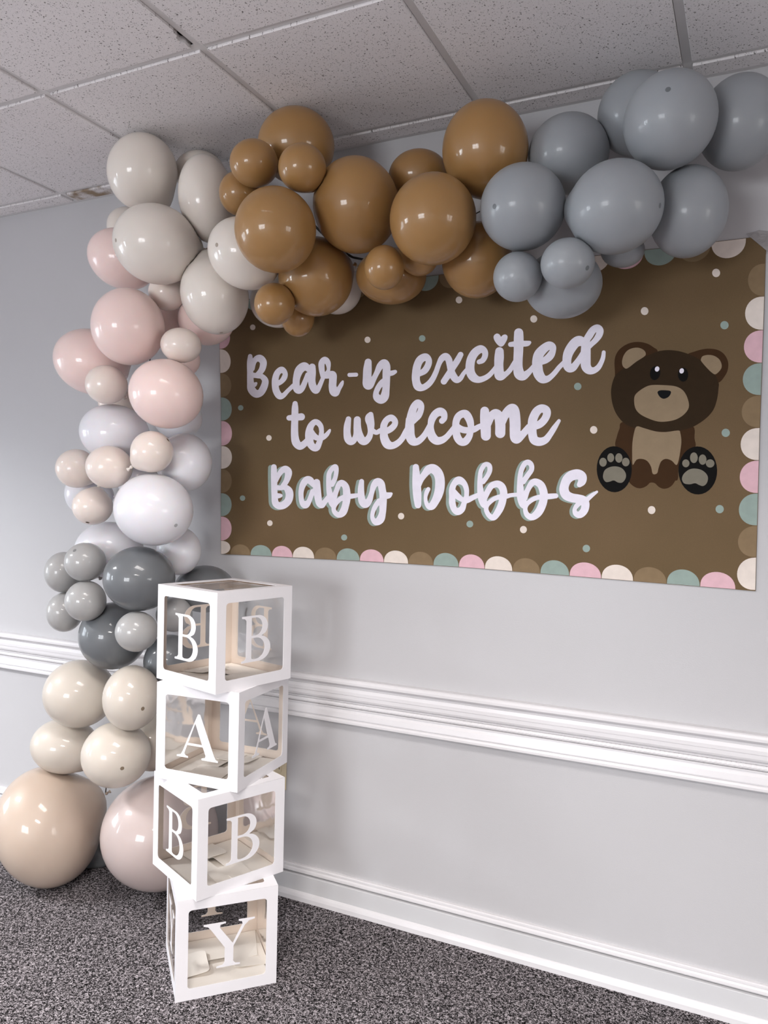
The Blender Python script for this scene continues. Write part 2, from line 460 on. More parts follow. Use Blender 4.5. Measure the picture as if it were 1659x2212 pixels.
# ceiling: dark plenum slab, lay-in tiles that hang a little below the grid, grid bars, wall angle
ceiling = structure('ceiling', boxes_mesh('ceiling', [(RX0-0.12, RY0-0.12, RZ+0.08, RX1+0.12, 0.12, RZ+0.14)]), M['dark'])
BARW = 0.024
gx = [-0.2040+0.6160*k for k in range(-11, 7)]
gx = [x for x in gx if RX0+0.05 < x < RX1-0.05]
gy = [-0.104-0.6160*k for k in range(0, 10)]
gy = [y for y in gy if y > RY0+0.03]
def bar_mesh(name, L, along_x):
    h = BARW/2
    if along_x: return boxes_mesh(name, [(-L/2, -h, 0, L/2, h, 0.003), (-L/2, -0.002, 0.003, L/2, 0.002, 0.03)])
    return boxes_mesh(name, [(-h, -L/2, 0, h, L/2, 0.003), (-0.002, -L/2, 0.003, 0.002, L/2, 0.03)])
mb_y = bar_mesh('grid_runner', -RY0-0.04, False)
for x in gx:
    link('grid_runner', mb_y, M['metal'], ceiling, (x, RY0/2, RZ+0.006))
mb_x = bar_mesh('grid_cross_bar', RX1-RX0-0.04, True)
for y in gy:
    link('grid_cross_bar', mb_x, M['metal'], ceiling, ((RX0+RX1)/2, y, RZ+0.0064))
link('wall_angle', boxes_mesh('wall_angle', [(RX0+0.002, -0.022, RZ+0.003, RX1-0.002, -0.0005, RZ+0.006), (RX0+0.002, -0.003, RZ+0.006, RX1-0.002, -0.0005, RZ+0.03)]), M['metal'], ceiling)
tile_cache = {}
def tile_mesh(w, d, key=''):
    k = (round(w, 3), round(d, 3), key)
    if k not in tile_cache:
        me = boxes_mesh('ceiling_tile', [(-w/2, -d/2, 0, w/2, d/2, 0.018)])
        tile_cache[k] = bevel(me, 0.0015, 1)
    return tile_cache[k]
xs = [RX0] + gx + [RX1]
ys = [0.0] + gy + [RY0]
LIGHT_CELLS = {}
for lx, ly, pw, spr, col, where, lname in ((-4.5, -2.26, 112, 136, (0.985, 0.99, 1.0), 'near the left windows', 'ceiling_panel_left_offscreen'), (0.42, -4.34, 130, 150, (1.0, 0.945, 0.905), 'near the front wall', 'ceiling_panel_front_offscreen'),
                                    (-0.82, -1.64, 19, 124, (1.0, 0.95, 0.915), 'closest to the banner wall', 'ceiling_panel_centre_offscreen')):
    i = min(range(1, len(xs)-2), key=lambda k: abs(xs[k+1]-lx)); j = min(range(len(ys)-1), key=lambda k: abs((ys[k]+ys[k+1])/2-ly))
    LIGHT_CELLS[(i, j)] = LIGHT_CELLS[(i+1, j)] = True
    cx_, cy_ = xs[i+1], (ys[j]+ys[j+1])/2; w_, d_ = (xs[i+2]-xs[i])/2-0.014, (ys[j]-ys[j+1])/2-0.014
    fx = link('ceiling_light', boxes_mesh('fixture_frame', [(-w_, -d_, 0, w_, -d_+0.03, 0.05), (-w_, d_-0.03, 0, w_, d_, 0.05), (-w_, -d_+0.03, 0, -w_+0.03, d_-0.03, 0.05), (w_-0.03, -d_+0.03, 0, w_, d_-0.03, 0.05), (-w_, -d_, 0.05, w_, d_, 0.055)]), M['metal'], None, (cx_, cy_, RZ+0.004))
    tag(fx, 'recessed fluorescent ceiling light panel in the tile grid ' + where, 'ceiling light')
    link('diffuser', boxes_mesh('diffuser', [(-w_+0.03, -d_+0.03, 0.02, w_-0.03, d_-0.03, 0.024)]), M['diffuser'], fx)
    Lt = bpy.data.lights.new(lname, 'AREA'); Lt.shape = 'RECTANGLE'; Lt.size = 2*w_-0.08; Lt.size_y = 2*d_-0.08; Lt.energy = pw; Lt.color = col; Lt.spread = math.radians(spr)
    lo_ = bpy.data.objects.new(lname, Lt); COL.objects.link(lo_); lo_.parent = fx; lo_.location = (0, 0, 0.012)
for i in range(len(xs)-1):
    for j in range(len(ys)-1):
        if (i, j) in LIGHT_CELLS: continue
        a, b = xs[i]+BARW/2+0.0012, xs[i+1]-BARW/2-0.0012
        c, d = ys[j+1]+BARW/2+0.0012, ys[j]-BARW/2-0.0012
        if i == 0: a = xs[0]+0.004
        if j == 0: d = -0.0235
        if i == len(xs)-2: b = xs[-1]-0.004
        if j == len(ys)-2: c = ys[-1]+0.004
        stain = (j == 0 and a < -2.3 < b+0.05 and a > -2.75)
        me = tile_mesh(b-a, d-c, 's' if stain else '')
        if abs(b+1.449) < 0.02 and abs(d+0.733) < 0.02:      # tile with a broken corner beside the runner
            w2, d2 = (b-a)/2, (d-c)/2
            me = fill2d('ceiling_tile', [[(-w2, -d2), (w2, -d2), (w2, d2-0.085), (w2-0.005, d2-0.078), (w2-0.007, d2-0.062), (w2-0.016, d2-0.055), (w2-0.018, d2-0.036), (w2-0.009, d2-0.026), (w2-0.013, d2-0.010), (w2-0.010, d2), (-w2, d2)]], 0.018)
            for v in me.vertices: v.co.z += 0.009
        link('ceiling_tile', me, M['tile_stain'] if stain else M['tile'], ceiling, ((a+b)/2, (c+d)/2, RZ-0.0015))

# chair rail along the photographed wall: profile swept along x
RAIL_TOP = 0.8385
prof = [(0, 0), (0, .028), (.003, .033), (.010, .036), (.018, .036), (.021, .034), (.0225, .027), (.030, .0205), (.035, .020), (.036, .0225),
        (.048, .0255), (.0595, .0255), (.0605, .0235), (.074, .0235), (.081, .021), (.083, .016), (.087, .0115), (.0885, .0145), (.0915, .0145), (.0925, .010),
        (.111, .010), (.112, .0145), (.1155, .0145), (.117, .0105), (.123, .0115), (.130, .0165), (.149, .0195), (.1505, .0155), (.153, .0155), (.154, .0205),
        (.160, .0245), (.167, .0245), (.170, .022), (.170, 0)]
prof = [(t*0.962, y) for t, y in prof]
def sweep_x(name, prof, top, x0, x1):
    V = []
    for x in (x0, x1):
        for t, y in prof: V.append((x, -y, top-t))
    n = len(prof)
    F = [(i, i+1, n+i+1, n+i) for i in range(n-1)] + [(n-1, 0, n, 2*n-1), tuple(range(n-1, -1, -1)), tuple(range(n, 2*n))]
    return mesh_from(name, V, F)
trim_1 = structure('trim_1', sweep_x('chair_rail', prof, RAIL_TOP, RX0+0.001, RX1-0.001), M['trim'])
trim_1['label'] = 'white moulded chair rail with twisted rope bead along the grey wall'
def rope_mesh(x0, x1):
    step = 0.0016; n = int((x1-x0)/step); ns = 14
    pitch = 0.0130*5    # five strands
    V = np.zeros(((n+1)*ns, 3)); xx = x0+np.arange(n+1)*step
    for k in range(ns):
        th = 2*math.pi*k/ns
        ph = 5*(th - 2*math.pi*xx/pitch)
        r = 0.0088*(1-0.20*(0.5+0.5*np.cos(ph))**6)
        V[k::ns, 0] = xx; V[k::ns, 1] = -0.0115-r*math.cos(th)*0.85; V[k::ns, 2] = RAIL_TOP-0.0980+r*math.sin(th)
    a = np.arange(n)[:, None]*ns; k = np.arange(ns)[None, :]; k2 = (k+1) % ns
    F = np.stack([a+k, a+k2, a+ns+k2, a+ns+k], -1).reshape(-1, 4)
    return mesh_from('rope_bead', V.tolist(), F.tolist(), True)
link('rope_bead', rope_mesh(-3.6, 1.2), M['trim'], trim_1)

BBH = 0.120
bb_cap = [(0, 0), (0, .010), (.0025, .0135), (.0075, .014), (.008, .0125), (.0095, .0125), (.010, .0155), (.0145, .0185), (.021, .0195), (.0245, .0185), (.0252, .013), (.0252, 0)]
bb_board = [(.0300, 0), (.0300, .0238), (.0312, .0258), (BBH, .0258), (BBH, 0)]
bb_shoe = [(.0885, .0258), (.0895, .0290), (.0955, .0335), (.105, .0370), (BBH, .0380), (BBH, .0258)]
baseboard_back = structure('baseboard_back', sweep_x('baseboard', bb_board, BBH, RX0+0.001, RX1-0.001), M['board'])
link('cap_moulding', sweep_x('cap_moulding', bb_cap, BBH, RX0+0.001, RX1-0.001), M['trim'], baseboard_back)
link('shoe_moulding', sweep_x('shoe_moulding', bb_shoe, BBH, RX0+0.001, RX1-0.001), M['trim'], baseboard_back)

# wall outlet behind the boxes
pr = at_y(619.5, 1672, 0.0); pb = at_y(617, 1706, 0.0)
ow, oh = 0.070, 0.114
oc = Vector((pr.x-ow/2, 0, pb.z+oh/2))
outlet = link('wall_outlet', bevel(boxes_mesh('cover_plate', [(-ow/2, -0.006, -oh/2, ow/2, -0.0002, oh/2)]), 0.0022, 2), M['outlet'], None, oc)
tag(outlet, 'ivory electrical outlet plate on the wall behind the letter boxes', 'outlet')
for s in (-1, 1):
    lp = []
    for k in range(24):
        a = 2*math.pi*k/24
        lp.append((max(-0.0145, min(0.0145, 0.0175*math.cos(a))), 0.0165*math.sin(a)))
    me = fill2d('receptacle', [lp], 0.004)
    r = link('receptacle', me, M['outlet'], outlet, (0, -0.0062, s*0.0195), (math.pi/2, 0, 0))
    for sx in (-1, 1):
        link('slot', boxes_mesh('slot', [(-0.0011, -0.004, -0.0003, 0.0011, 0.004, 0.0003)]), M['slot'], r, (sx*0.0062, 0.003, 0.0021))
# ------------------------------------------------------------------ painted paper banner taped to the wall
YP = -0.0042                                  # front face of the paper
B0 = Vector((-0.94, 0.0, 1.26))
def wl(px, py, layer):                        # photo pixel -> point on the paper, local to the banner
    p = at_y(px, py, YP)
    return (p.x-B0.x, YP-0.00025*layer, p.z-B0.z)
tl = at_y(474, 760, YP)
def px_of(P):                                 # inverse: world point -> pixel
    d = Vector(P)-CPOS
    return (IW/2+FPX*d.dot(CR)/d.dot(CF), IH/2-FPX*d.dot(CU)/d.dot(CF))
TL = px_of((-1.913, YP, 2.240))
edge_top = [TL, (926.6, 596), (1250, 556.5), (1612, 514), (1658, 509)]
edge_right = [(1658, 509), (1654, 552), (1651.6, 641), (1641.7, 924), (1632, 1277)]
edge_bottom = [(1632, 1277), (1367, 1255.5), (1000, 1225.5), (760, 1211), (655, 1206), (560, 1200.5), (477, 1197)]
edge_left = [(477, 1197), (476.7, 1090), (478, 950), (477, 860), (474, 750), TL]
outline = []
for e in (edge_top, edge_right, edge_bottom, edge_left):
    for a, b in zip(e[:-1], e[1:]):
        for k in range(6):
            outline.append((a[0]+(b[0]-a[0])*k/6, a[1]+(b[1]-a[1])*k/6))
n = len(outline)
front = [wl(x, y, 0) for x, y in outline]
back = [(x, y+0.0008, z) for x, y, z in front]
pm = mesh_from('paper', front+back, [tuple(range(n)), tuple(range(2*n-1, n-1, -1))] + [(i, n+i, n+(i+1) % n, (i+1) % n) for i in range(n)])
banner = link('paper_banner', pm, M['kraft'], None, B0)
tag(banner, 'brown kraft paper banner with hand-painted lettering, teddy bear and scalloped border', 'banner')

def flat_poly(name, pts, mat, parent, layer, smooth=True, nseg=5):
    q = catmull(pts, True, nseg) if smooth else pts
    V = [wl(p[0], p[1], layer) for p in q]
    # face towards the room (-y)
    me = mesh_from(name, V, [tuple(range(len(V)))])
    if me.polygons[0].normal.y > 0: me.flip_normals()
    return link(name, me, mat, parent)

def ellipse_pts(cx, cy, rx, ry, rot=0, n=24):
    c, s = math.cos(rot), math.sin(rot)
    return [(cx+rx*math.cos(t)*c-ry*math.sin(t)*s, cy+rx*math.cos(t)*s+ry*math.sin(t)*c) for t in [2*math.pi*k/n for k in range(n)]]

def edge_at(e, key, axis):
    pts = sorted(e, key=lambda p: p[axis])
    for a, b in zip(pts[:-1], pts[1:]):
        if a[axis] <= key <= b[axis]:
            t = (key-a[axis])/max(1e-6, b[axis]-a[axis]); return a[1-axis]+(b[1-axis]-a[1-axis])*t
    return pts[0][1-axis] if key < pts[0][axis] else pts[-1][1-axis]

def scallop(p0, p1, inward, col):
    m = ((p0[0]+p1[0])/2, (p0[1]+p1[1])/2); h = ((p1[0]-p0[0])/2*0.985, (p1[1]-p0[1])/2*0.985)
    pts = []
    for k in range(19):
        a = math.pi*k/18
        pts.append((m[0]-h[0]*math.cos(a)+inward[0]*math.sin(a)**0.85, m[1]-h[1]*math.cos(a)+inward[1]*math.sin(a)**0.85))
    flat_poly('scallop', pts, P[col], banner, 1, False)
cyc = {'lb': ['sage', 'pink', 'cream', 'brown']}
# left edge, top to bottom
ly = [652, 703, 754, 806, 858, 909, 963, 1013, 1065, 1115.5, 1168, 1197]
lc = ['brown', 'pink', 'cream', 'brown', 'sage', 'pink', 'cream', 'brown', 'sage', 'pink', 'cream']
for a, b, c in zip(ly[:-1], ly[1:], lc):
    scallop((edge_at(edge_left, a, 1)+0.5, a), (edge_at(edge_left, b, 1)+0.5, b), (23, 0) if b < 1190 else (20, 0), c)
# bottom edge, left to right
bx = [498, 541, 587, 632, 679, 727, 777, 829, 882, 936, 991, 1047, 1107, 1167, 1230, 1299, 1368, 1440, 1512, 1589]
bc = ['brown', 'sage', 'pink', 'cream']
for i, (a, b) in enumerate(zip(bx[:-1], bx[1:])):
    scallop((a, edge_at(edge_bottom, a, 0)-0.8), (b, edge_at(edge_bottom, b, 0)-0.8), (0, -(22+12*i/18)), bc[i % 4])
# right edge, top to bottom
ry_ = [569, 640, 713, 784, 854, 924, 994.5, 1065.5, 1135.5, 1204, 1275]
rc = ['brown', 'cream', 'pink', 'sage', 'brown', 'cream', 'pink', 'sage', 'brown', 'cream']
for i, (a, b, c) in enumerate(zip(ry_[:-1], ry_[1:], rc)):
    scallop((edge_at(edge_right, a, 1)-0.8, a), (edge_at(edge_right, b, 1)-0.8, b), (-36 if i == 0 else -40, 0), c)
# top edge, left to right (most of it behind the balloons)
tx = [490, 530, 571, 613, 656, 701, 747, 795, 844, 895, 948, 1003, 1060, 1120, 1183, 1249, 1318, 1391, 1463, 1536, 1612]
tcs = ['sage', 'brown', 'cream', 'pink']
for i, (a, b) in enumerate(zip(tx[:-1], tx[1:])):
    scallop((a, edge_at(edge_top, a, 0)+1), (b, edge_at(edge_top, b, 0)+1), (0, 24+14*i/19), tcs[(i-9) % 4])
# dots
for x, y in [(546, 707), (794, 734), (991.5, 648), (1153, 689), (1392.5, 672), (1547, 589.6), (581, 946), (1282.5, 928.6), (583, 1130), (866.5, 1115), (1130.7, 1144), (1407.6, 1101.8)]:
    r = 6+3*(x-500)/1000
    flat_poly('dot', ellipse_pts(x, y, r*0.95, r, 0, 18), P['cream'], banner, 1, False)
for x, y in [(912, 731), (520, 881), (524, 1076), (743.5, 1161), (1015, 1132), (1248, 834.8), (1565, 702.5), (1567.7, 935), (1554.6, 1099.8), (1266.6, 1184.8)]:
    r = 5.8+3*(x-500)/1000
    flat_poly('dot', ellipse_pts(x, y, r, r, 0, 18), P['sage'], banner, 1, False)

# brush lettering: centre lines with half widths, read off enlarged crops (origin, scale)
CROP = {'c1': (520, 740, 9.217), 'c2': (680, 750, 8.295), 'c3': (870, 730, 8.295), 'c4': (1040, 690, 10.369), 'c5': (1140, 690, 9.217),
        'c6': (610, 850, 8.295), 'c7': (790, 850, 7.9), 'c8': (960, 850, 6.381), 'd1': (570, 990, 10.369), 'd2': (690, 990, 9.217),
        'd3': (870, 990, 9.217), 'd4': (1000, 980, 9.217), 'd5': (1120, 980, 8.732)}
LETTERS = [
 # line 1
 ('c1', [[(190,272,44),(188,400,62),(190,600,62),(196,800,68),(215,930,78),(300,1018,78),(390,1000,72),(450,915,72),(487,810,68),(482,740,62),(420,675,52),(340,660,52),(250,650,50)],
         [(230,520,50),(262,400,48),(310,328,58),(385,315,72),(447,380,70),(446,470,66),(410,560,60),(330,645,48)], [(200,850,45),(268,842,46),(308,812,26)]]),
 ('c1', [[(700,825,58),(800,782,50),(868,700,56),(885,610,50),(820,542,62),(735,600,62),(692,720,66),(688,850,68),(712,970,70),(775,1062,68),(850,1052,50),(940,960,42),(1050,855,42)]]),
 ('c1', [[(1370,560,45),(1310,490,72),(1250,480,85),(1165,555,85),(1115,700,72),(1105,830,70),(1122,925,74),(1170,955,64),(1228,900,58),(1282,780,52),(1335,640,48)],
         [(1425,485,66),(1422,600,76),(1415,760,74),(1442,880,74),(1500,955,66),(1562,880,50),(1625,740,42),(1680,620,40)]]),
 ('c2', [[(150,540,42),(126,400,52),(126,285,56),(182,226,55),(236,280,50),(248,390,32),(228,460,42),(190,505,55),(262,500,62),(322,500,70),(325,600,68),(320,700,70),(342,790,78),(378,815,64),(432,745,42),(480,665,36),(502,615,20)]]),
 ('c2', [[(622,497,36),(742,492,36)]]),
 ('c2', [[(958,268,62),(946,400,76),(940,550,78),(948,665,86),(990,672,70),(1055,570,50),(1112,460,48),(1172,340,62),(1243,288,72),(1286,340,68),(1285,450,70),(1282,600,68),(1275,760,66),(1250,885,78),(1190,945,70),(1120,905,68),(1098,830,50),(1135,730,50),(1200,640,52),(1262,590,50)],
         [(1290,480,42),(1380,465,46),(1442,440,34)]]),
 ('c3', [[(290,650,45),(395,585,58),(458,480,58),(464,395,58),(408,342,66),(315,390,70),(260,500,70),(240,640,74),(238,760,72),(275,868,75),(360,890,58),(460,830,55),(540,730,50),(602,600,46)]]),
 ('c3', [[(602,600,46),(652,460,46),(702,370,56),(770,332,62),(822,385,62),(846,480,60),(872,600,62),(918,700,66),(970,752,58),(1035,725,45),(1090,640,38),(1150,570,38)], [(1038,300,50),(978,410,56),(900,530,56),(826,650,58),(738,780,56)]]),
 ('c3', [[(1368,430,42),(1432,402,48),(1475,322,52),(1468,242,56),(1398,200,70),(1302,258,75),(1232,370,78),(1206,500,80),(1216,620,80),(1272,710,76),(1360,748,58),(1452,728,50),(1542,675,46),(1622,590,42),(1690,500,40)]]),
 ('c4', [[(405,716,94),(398,850,106),(390,1000,102),(396,1150,104),(415,1262,108),(540,1228,62),(642,1130,56),(722,1000,52),(770,920,50)]]),
 ('c4', [[(836,302,102),(835,450,110),(830,700,106),(820,900,104),(820,1080,106),(850,1220,118),(930,1272,95),(1030,1210,72),(1110,1130,60),(1190,1040,60)], [(652,562,54),(760,550,62),(900,545,66),(1022,540,62),(1082,517,36)]]),
 ('c5', [[(240,858,56),(360,805,70),(452,722,75),(500,622,62),(488,545,74),(420,520,80),(312,592,90),(222,700,98),(190,830,100),(195,960,102),(216,1080,104),(285,1180,90),(380,1190,66),(462,1140,54),(542,1060,50),(622,960,48),(705,875,46),(760,820,42)]]),
 ('c5', [[(1110,480,60),(1040,430,100),(952,462,100),(862,572,100),(802,690,95),(780,810,88),(788,920,86),(830,982,74),(902,960,74),(982,862,64),(1052,762,60),(1110,670,60)],
         [(1160,560,92),(1170,420,72),(1232,312,75),(1302,212,72),(1388,172,72),(1440,222,70),(1420,312,68),(1352,412,58),(1272,490,52),(1190,560,60)],
         [(1160,500,92),(1155,650,98),(1155,800,98),(1160,930,98),(1218,1008,84),(1310,1018,64),(1400,960,56),(1462,860,48),(1500,760,44),(1514,655,38)]]),
 # line 2
 ('c6', [[(230,182,46),(228,280,60),(225,450,62),(220,600,64),(224,770,68),(248,880,74),(312,946,64),(382,912,60),(442,850,52),(490,780,45)], [(122,438,48),(220,430,56),(342,418,64)]]),
 ('c6', [[(704,680,42),(690,590,46),(640,526,50),(578,514,52),(512,582,58),(482,690,68),(482,800,72),(502,900,68),(562,970,62),(620,968,58),(662,880,52),(692,780,48),(704,680,42)],
         [(500,650,45),(562,755,56),(640,802,46),(722,792,45),(790,742,40),(836,682,30),(852,655,20)]]),
 ('c6', [[(1186,458,48),(1166,580,62),(1160,700,64),(1178,810,70),(1224,864,62),(1282,838,54),(1322,740,50),(1338,600,62),(1344,470,62),(1350,600,62),(1372,720,68),(1420,830,74),(1482,858,64),(1552,790,56),(1582,690,52),(1584,560,68),(1562,450,80),(1584,378,48)]]),
 ('c7', [[(90,610,42),(180,666,40),(260,628,40),(340,645,50),(422,608,54),(490,540,52),(500,470,50),(440,416,56),(362,450,54),(312,540,58),(308,650,62),(318,760,72),(368,862,76),(450,890,60),(542,850,54),(622,770,50),(692,650,52),(745,560,52)]]),
 ('c7', [[(745,600,68),(762,460,72),(792,320,68),(832,220,64),(890,162,60),(940,195,55),(945,270,52),(905,370,56),(842,440,52),(780,500,50)], [(755,450,70),(752,600,80),(758,720,82),(800,808,76),(872,824,60),(942,780,54),(1012,700,50),(1072,600,50),(1115,520,50)]]),
 ('c7', [[(1302,468,50),(1342,420,50),(1328,342,62),(1270,312,72),(1192,350,66),(1132,440,62),(1110,550,54),(1114,650,62),(1138,740,76),(1210,805,70),(1302,795,60),(1382,740,50),(1452,660,48),(1520,575,48)]]),
 ('c8', [[(370,470,42),(350,370,52),(302,290,56),(248,282,52),(190,322,50),(160,400,48),(160,500,50),(178,600,54),(228,665,52),(290,660,52),(342,590,46),(366,500,40),(370,470,42)], [(160,440,40),(232,492,45),(312,508,44),(402,498,42),(472,462,38),(525,440,36)]]),
 ('c8', [[(556,242,60),(560,330,68),(568,450,72),(572,582,68)], [(590,420,58),(642,320,55),(702,277,62),(748,312,66),(770,420,70),(770,545,70)],
         [(790,400,55),(842,290,60),(922,222,76),(958,250,78),(975,400,76),(975,520,75),(982,612,72),(1022,628,50),(1092,550,48),(1165,465,46)]]),
 ('c8', [[(1200,460,50),(1302,430,52),(1372,370,52),(1412,290,54),(1400,230,58),(1340,206,56),(1272,250,60),(1222,350,62),(1210,450,62),(1214,560,60),(1240,640,62),(1312,665,58),(1392,640,50),(1452,570,42),(1512,480,38),(1580,377,24)]]),
]
LINE3 = [
 ('d1', [[(226,195,62),(230,350,70),(234,600,70),(242,850,70),(262,1000,76),(340,1062,80),(440,1048,85),(540,960,86),(576,840,88),(558,730,86),(480,650,60),(380,662,54),(280,650,50)],
         [(262,500,58),(322,400,52),(392,292,62),(480,242,76),(548,302,82),(544,400,74),(500,520,62),(430,622,58)], [(240,850,58),(330,840,56),(384,835,38)]]),
 ('d1', [[(1110,600,50),(1040,500,82),(960,482,76),(882,582,72),(840,720,60),(836,860,56),(862,990,62),(930,1040,84),(1002,980,60),(1052,860,54),(1095,740,55)], [(1186,540,76),(1190,680,88),(1212,850,82),(1242,1000,76),(1302,1052,66),(1362,980,58),(1445,880,58)]]),
 ('d2', [[(252,520,50),(312,400,45),(338,260,46),(322,172,52),(262,200,48),(198,300,48),(186,430,50),(190,600,52),(218,750,66),(262,870,82),(290,960,50)],
         [(292,780,58),(342,640,50),(392,520,54),(452,490,60),(522,560,68),(544,680,74),(545,800,76),(520,940,72),(472,1070,74),(392,1130,54),(312,1080,48),(285,1000,44),(312,920,48),(392,830,48),(482,780,52),(572,760,46),(682,750,48),(775,732,36)]]),
 ('d2', [[(842,460,48),(830,600,62),(834,740,68),(858,860,76),(920,912,78),(992,840,64),(1042,690,50),(1082,550,60),(1152,470,74),(1222,502,76),(1252,620,72),(1270,760,74),(1266,920,74),(1258,1080,68),(1215,1215,80),(1130,1270,64),(1062,1200,44),(1062,1090,42),(1112,960,48),(1190,850,52)], [(1270,740,66),(1370,740,62),(1432,706,28)]]),
 ('d3', [[(262,175,62),(268,300,72),(275,500,84),(288,700,85),(298,850,74),(305,932,64)],
         [(302,560,58),(362,420,62),(442,310,68),(522,222,85),(612,212,94),(700,292,96),(740,420,96),(738,580,96),(708,720,90),(650,850,80),(582,950,75),(520,960,54),(470,890,40),(455,780,36),(476,680,44),(510,615,42)]]),
 ('d3', [[(1272,760,46),(1270,620,50),(1222,500,58),(1120,438,78),(1030,502,60),(985,620,62),(985,760,62),(990,900,66),(1030,1020,62),(1100,1060,72),(1180,1010,64),(1222,900,52),(1262,780,48)], [(1010,660,58),(1090,752,62),(1182,820,50),(1272,840,55),(1382,790,52),(1482,742,48),(1545,718,45)]]),
 ('d4', [[(402,560,48),(472,470,46),(532,350,48),(530,250,50),(480,210,46),(422,232,46),(366,330,46),(342,450,46),(340,600,54),(350,750,64),(378,880,80),(420,1000,74),(450,1045,40)],
         [(432,880,58),(502,740,58),(572,640,62),(682,602,68),(770,652,74),(810,760,74),(800,880,74),(770,1010,75),(712,1140,72),(612,1270,60),(522,1230,50),(465,1120,46),(482,1030,44),(552,950,46),(642,890,46),(742,860,50),(862,850,48),(962,825,40),(1085,815,40)]]),
 ('d4', [[(1202,560,52),(1292,430,52),(1366,320,50),(1360,222,52),(1300,172,54),(1232,200,50),(1172,310,50),(1142,440,50),(1140,600,62),(1145,750,72),(1160,880,80),(1202,1000,80),(1240,1050,50)],
         [(1222,880,66),(1292,720,52),(1372,590,62),(1452,562,68),(1550,622,76),(1600,740,80),(1612,860,80),(1582,1010,82),(1502,1170,80),(1382,1262,66),(1282,1220,54),(1242,1110,44),(1272,1010,44),(1362,930,46),(1462,880,48),(1560,862,50),(1720,850,55),(1850,840,50)]]),
 ('d5', [[(1152,585,50),(1200,520,76),(1200,432,85),(1120,392,96),(1010,412,96),(922,482,90),(872,590,85),(860,690,90),(902,780,90),(1002,830,84),(1122,850,82),(1222,870,74),(1262,950,78),(1240,1070,74),(1160,1150,66),(1082,1130,50),(1060,1060,40),(1102,980,45),(1182,910,48),(1272,860,45)], [(1290,870,45),(1382,790,38),(1480,720,24)]]),
]
def contour_loops(cx, cy, w, step=0.6):
    """outline of a union of discs (marching squares on the distance field)"""
    x0, y0 = (cx-w).min()-2, (cy-w).min()-2
    nx, ny = int(((cx+w).max()+2-x0)/step)+2, int(((cy+w).max()+2-y0)/step)+2
    gx_ = x0+np.arange(nx)*step; gy_ = y0+np.arange(ny)*step
    f = np.full((nx, ny), 1e9)
    for a, b, r in zip(cx, cy, w):
        i0, i1 = max(0, int((a-r-3-x0)/step)), min(nx, int((a+r+3-x0)/step)+2)
        j0, j1 = max(0, int((b-r-3-y0)/step)), min(ny, int((b+r+3-y0)/step)+2)
        d = np.hypot(gx_[i0:i1, None]-a, gy_[None, j0:j1]-b)-r
        f[i0:i1, j0:j1] = np.minimum(f[i0:i1, j0:j1], d)
    f = np.where(f > 3, 3.0, f); f = np.where(np.abs(f) < 1e-6, 1e-6, f)
    s = f < 0
    mix = (s[:-1, :-1].astype(int)+s[1:, :-1]+s[1:, 1:]+s[:-1, 1:])
    nxt = {}
    def pt(e):
        i, j, ax = e
        if ax == 0: t = f[i, j]/(f[i, j]-f[i+1, j]); return (gx_[i]+t*step, gy_[j])
        t = f[i, j]/(f[i, j]-f[i, j+1]); return (gx_[i], gy_[j]+t*step)
    for i, j in zip(*np.where((mix > 0) & (mix < 4))):
        c = [s[i, j], s[i+1, j], s[i+1, j+1], s[i, j+1]]
        ed = [(i, j, 0), (i+1, j, 1), (i, j+1, 0), (i, j, 1)]
        # walk so that the inside lies on a constant side
        outs = [k for k in range(4) if c[k] and not c[(k+1) % 4]]
        ins = [k for k in range(4) if not c[k] and c[(k+1) % 4]]
        if len(outs) == 1: nxt[ed[outs[0]]] = ed[ins[0]]
        else:
            for k in outs: nxt[ed[k]] = ed[(k-1) % 4]
    loops = []
    while nxt:
        st = next(iter(nxt)); e = st; lp = []
        while e in nxt:
            lp.append(pt(e)); e = nxt.pop(e)
        if len(lp) > 8: loops.append(lp[::2] if len(lp) > 24 else lp)
    return loops

def letter_mesh(name, crop, strokes, layer, off=(0, 0)):
    ox, oy, s = CROP[crop]
    Q = np.concatenate([np.array(catmull([(ox+x/s+off[0], oy+y/s+off[1], w/s) for x, y, w in st], False, 14)) for st in strokes])
    loops = contour_loops(Q[:, 0], Q[:, 1], Q[:, 2])
    me = fill2d(name, [[(wl(x, y, 0)[0], wl(x, y, 0)[2]) for x, y in lp] for lp in loops])
    yl = wl(800, 900, layer)[1]
    for v in me.vertices: v.co = (v.co.x, yl, v.co.y)
    me.update()
    if me.polygons[0].normal.y > 0: me.flip_normals()
    return me
for li, (crop, st) in enumerate(LETTERS):
    link('letter', letter_mesh('letter', crop, st, 2+0.6*(li % 2)), P['white'], banner)
ox, oy, s = CROP['c4']
flat_poly('heart', [(ox+x/s, oy+y/s) for x, y in [(272,390),(298,342),(350,316),(405,338),(440,388),(478,352),(540,338),(584,376),(577,445),(540,522),(490,590),(440,610),(388,590),(330,530),(285,455)]], P['white'], banner, 2, True, 3)
for li, (crop, st) in enumerate(LINE3):
    link('letter_shadow', letter_mesh('letter_shadow', crop, st, 1.0+0.5*(li % 2), (-6.6, 1.6)), P['sage'], banner)
    link('letter', letter_mesh('letter', crop, st, 2.4+0.6*(li % 2)), P['white'], banner)

